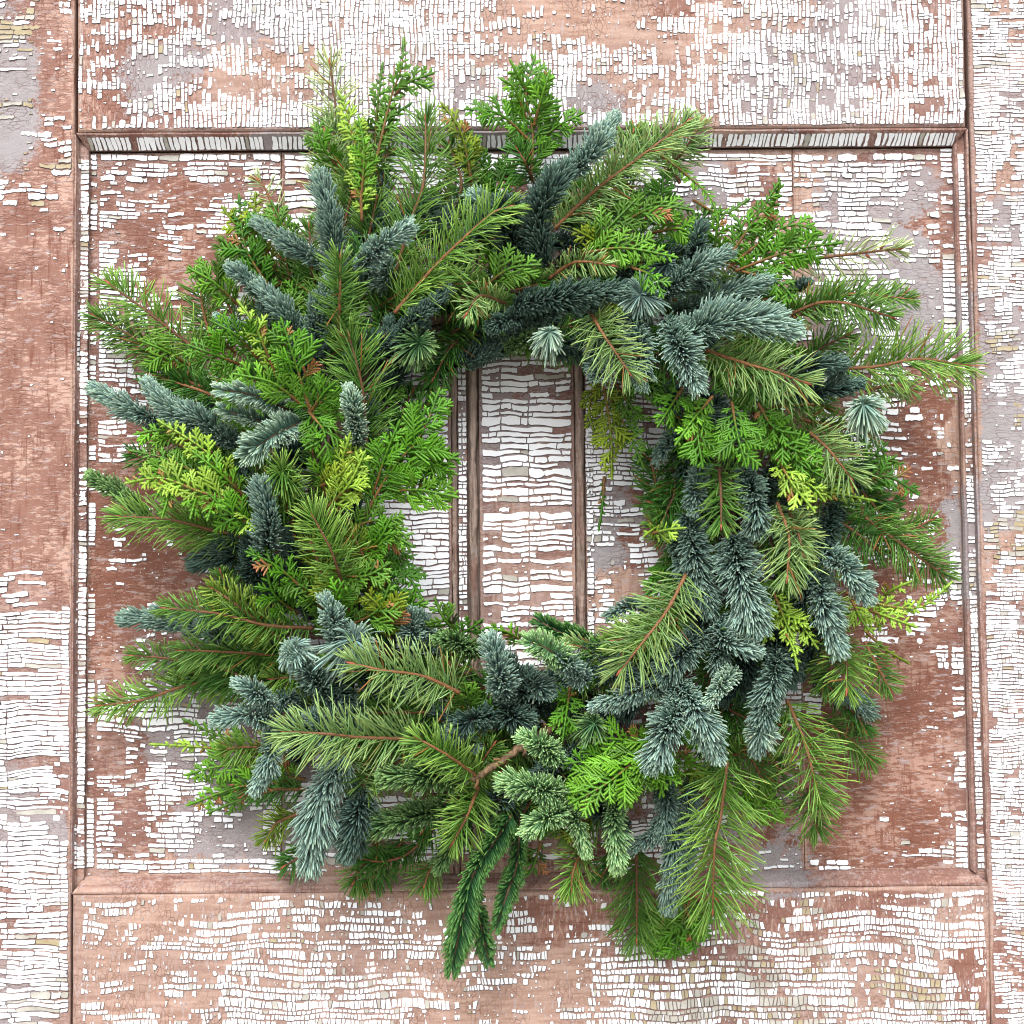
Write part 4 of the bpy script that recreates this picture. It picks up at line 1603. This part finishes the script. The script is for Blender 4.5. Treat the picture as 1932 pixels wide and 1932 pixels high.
'I': """
N 110,140 230,310 310,500|96 light 5
N 650,20 610,170 570,300 540,460|84 blue 4
S 545,410|72 silver 4
D 375,560 340,850 310,1000 300,1330|205 fresh 5 b3
D 690,235 780,450 830,640 865,775|160 fresh 4
D 800,700 820,800 845,900|120 green 3
D 860,330 1030,450 1120,540|115 green 1
D 900,200 1040,300 1090,380|90 deep 1
D 300,420 480,520 560,640|110 green 2
D 330,250 480,330 640,360|110 deep 2
C 440,660 560,780 680,880|84 bright 2
C 460,640 480,750 540,860|70 bright 2
C 200,1240 130,1420 100,1600|110 sat 1
C 60,1240 30,1430 -10,1590|100 sat 0
C 260,1200 260,1330 200,1480|90 sat 1
C 80,540 110,620 130,650|44 bright 4
C 0,560 20,640 40,730|44 bright 4
C 150,620 240,640 310,650|40 lime 2
C 100,480 180,560 260,600|44 bright 3
N 1000,180 1060,250 1110,300|70 blue 0
N 130,780 100,1000 60,1290|76 blue 3
N 20,640 60,780 30,940|70 blue 3
N 840,60 880,160 960,220|66 dark 1
N 200,640 180,760 100,800|70 dark 1
D 560,480 640,600 620,760|100 green 1
D 350,480 420,520 470,480|90 green 2
""",
}


def to_sketch(tile, x, y):
    ox, oy = TILES[tile]
    return ((ox + x * 900 / 1932) * 1932 / 2500, (oy + y * 900 / 1932) * 1932 / 2500)


count = 0
for tile, text in SPRIGS.items():
    for ln in text.strip().splitlines():
        left, right = ln.split('|')
        parts = left.split()
        kind = parts[0]
        pts = [to_sketch(tile, *[float(c) for c in q.split(',')]) for q in parts[1:]]
        rp = right.split()
        hw, colour, lev = float(rp[0]) * Z * 1.0, rp[1], int(rp[2])
        opt = rp[3] if len(rp) > 3 else ''
        if kind in 'NK':
            noble(pts, hw, colour, lev, kind)
        elif kind == 'S':
            star(pts, hw, colour, lev)
        elif kind == 'D':
            douglas(pts, hw, colour, lev, budn=int(opt[1:]) if opt.startswith('b') else 1, radial='r' in opt,
                    dens_=0.34 if colour == 'straw' else 1.0)
        elif kind == 'C':
            if tile in 'AD' or (tile in 'EB' and pts[0][0] < 900):
                hw, lev = hw * 1.15, min(5, lev + 1)
            cedar(pts, hw, colour, lev, brown=0.14 if 'w' in opt else 0.02)
        count += 1

# the wired base ring of bundled dark twigs that everything is tied to
cx, cy = 978, 942
ringp = []
for i in range(73):
    a = 2 * math.pi * i / 72
    rr = 378 + 12 * math.sin(3 * a + 1)
    ringp.append(np.array(at(cx + rr * math.cos(a), cy + rr * math.sin(a) * 0.97, 0.020)))
ringp = np.array(ringp)
VV, FF, CC, k = [], [], [], 0
for m in range(16):
    ph = rng.uniform(0, 2 * math.pi)
    tw_ = rng.integers(2, 6)
    ang = np.linspace(0, 2 * math.pi, 73)
    off = np.stack([np.cos(ang) * np.cos(tw_ * ang + ph), np.sin(tw_ * ang + ph) * 0.8, np.sin(ang) * np.cos(tw_ * ang + ph)], 1) * rng.uniform(0.008, 0.017)
    V, F, c = tube(ringp + off, 0.0022, 0.0022, srgb(74, 56, 42), cap=False)
    VV.append(V)
    FF.append(F[0] + k)
    CC.append(c)
    k += len(V)
build('base_ring', np.concatenate(VV), [np.concatenate(FF)], M_BARK, WREATH, np.concatenate(CC))

# short sprigs bound close round the base ring, under the long ones, all lying clockwise
nf = 0
for i in range(190):
    a = 2 * math.pi * (i + rng.uniform(-0.4, 0.4)) / 190
    rr = rng.uniform(300, 570)
    u, v = cx + rr * math.cos(a), cy + rr * math.sin(a)
    fl = a + math.pi / 2 + rng.uniform(-0.5, 0.35) * (1 if rr < 420 else -1) * 0.8
    ln_ = rng.uniform(90, 150)
    u2, v2 = u + ln_ * math.cos(fl), v + ln_ * math.sin(fl)
    mid = ((u + u2) / 2 + rng.uniform(-8, 8), (v + v2) / 2 + rng.uniform(-8, 8))
    kk = i % 3
    pts = [(u, v), mid, (u2, v2)]
    rt = math.hypot(u2 - cx, v2 - cy)
    if rt < 300 or rt > 620:
        continue
    if kk == 0:
        noble(pts, 27, ['dark', 'blue', 'dark'][i % 3], 0 if i % 2 else 1, dens_=0.7)
    elif kk == 1:
        douglas(pts, 40, ['deep', 'green'][i % 2], 1, budn=0)
    else:
        cedar(pts, 32, ['cdark', 'mid'][i % 2], 1)
    nf += 1

# looser outer sprigs behind the rest, leaning outwards and clockwise
for i in range(110):
    a = 2 * math.pi * (i + rng.uniform(-0.4, 0.4)) / 110
    rr = rng.uniform(470, 570)
    u, v = cx + rr * math.cos(a), cy + rr * math.sin(a)
    if rr > 520 and math.cos(a) > 0.5 and math.sin(a) < -0.2:
        continue
    fl = a + math.pi / 2 - math.radians(rng.uniform(20, 75))
    ln_ = rng.uniform(90, 165)
    u2, v2 = u + ln_ * math.cos(fl), v + ln_ * math.sin(fl)
    if math.hypot(u2 - cx, v2 - cy) > 665:
        continue
    mid = ((u + u2) / 2 + rng.uniform(-10, 10), (v + v2) / 2 + rng.uniform(-10, 10))
    pts = [(u, v), mid, (u2, v2)]
    k_ = rng.integers(0, 5)
    if k_ in (0, 3):
        douglas(pts, 42, ['green', 'deep', 'fresh'][i % 3], int(rng.integers(0, 2)), dens_=0.8)
    elif k_ in (1, 4):
        cedar(pts, 34, ['sat', 'mid', 'cdark'][i % 3], int(rng.integers(0, 2)))
    else:
        noble(pts, 26, ['blue', 'dark'][i % 2], int(rng.integers(0, 2)), dens_=0.8)

# the thick cut stub of a branch low in the wreath
P_ = [np.array(at(*to_sketch('H', x, y), d)) for x, y, d in ((1240, 320, 0.050), (1140, 400, 0.064), (1030, 470, 0.074), (890, 570, 0.080), (745, 655, 0.086))]
C, L = curve(P_, 60)
C = C + 0.0006 * rng.normal(0, 1, C.shape)
V, F, cc = tube(C, 0.0034, 0.0028, srgb(120, 94, 68), sides=12, wob=0.14)
cc = cc * (0.7 + 0.7 * rng.uniform(0, 1, (len(V), 1)) ** 2)
cut = build('cut_branch', V, F, M_BARK, WREATH, cc)
cut['label'] = 'thick bare brown branch stub'
for j, ang in ((14, 1), (27, -1), (41, 1), (55, -1)):
    T, B, N = frames(C)
    q = np.stack([C[j], C[j] + (B[j] * ang + T[j] * 0.6 + N[j] * 0.5) * 0.0038, C[j] + (B[j] * ang + T[j] + N[j] * 0.6) * 0.0062])
    V, F, cc = tube(q, 0.0018, 0.0010, srgb(120, 88, 58))
    build('side_stub', V, F, M_BARK, cut, cc)
print('sprigs', count, nf)
tri = sum(sum(len(p_.vertices) - 2 for p_ in o.data.polygons) for o in scene.objects if o.type == 'MESH')
print('tris', tri)
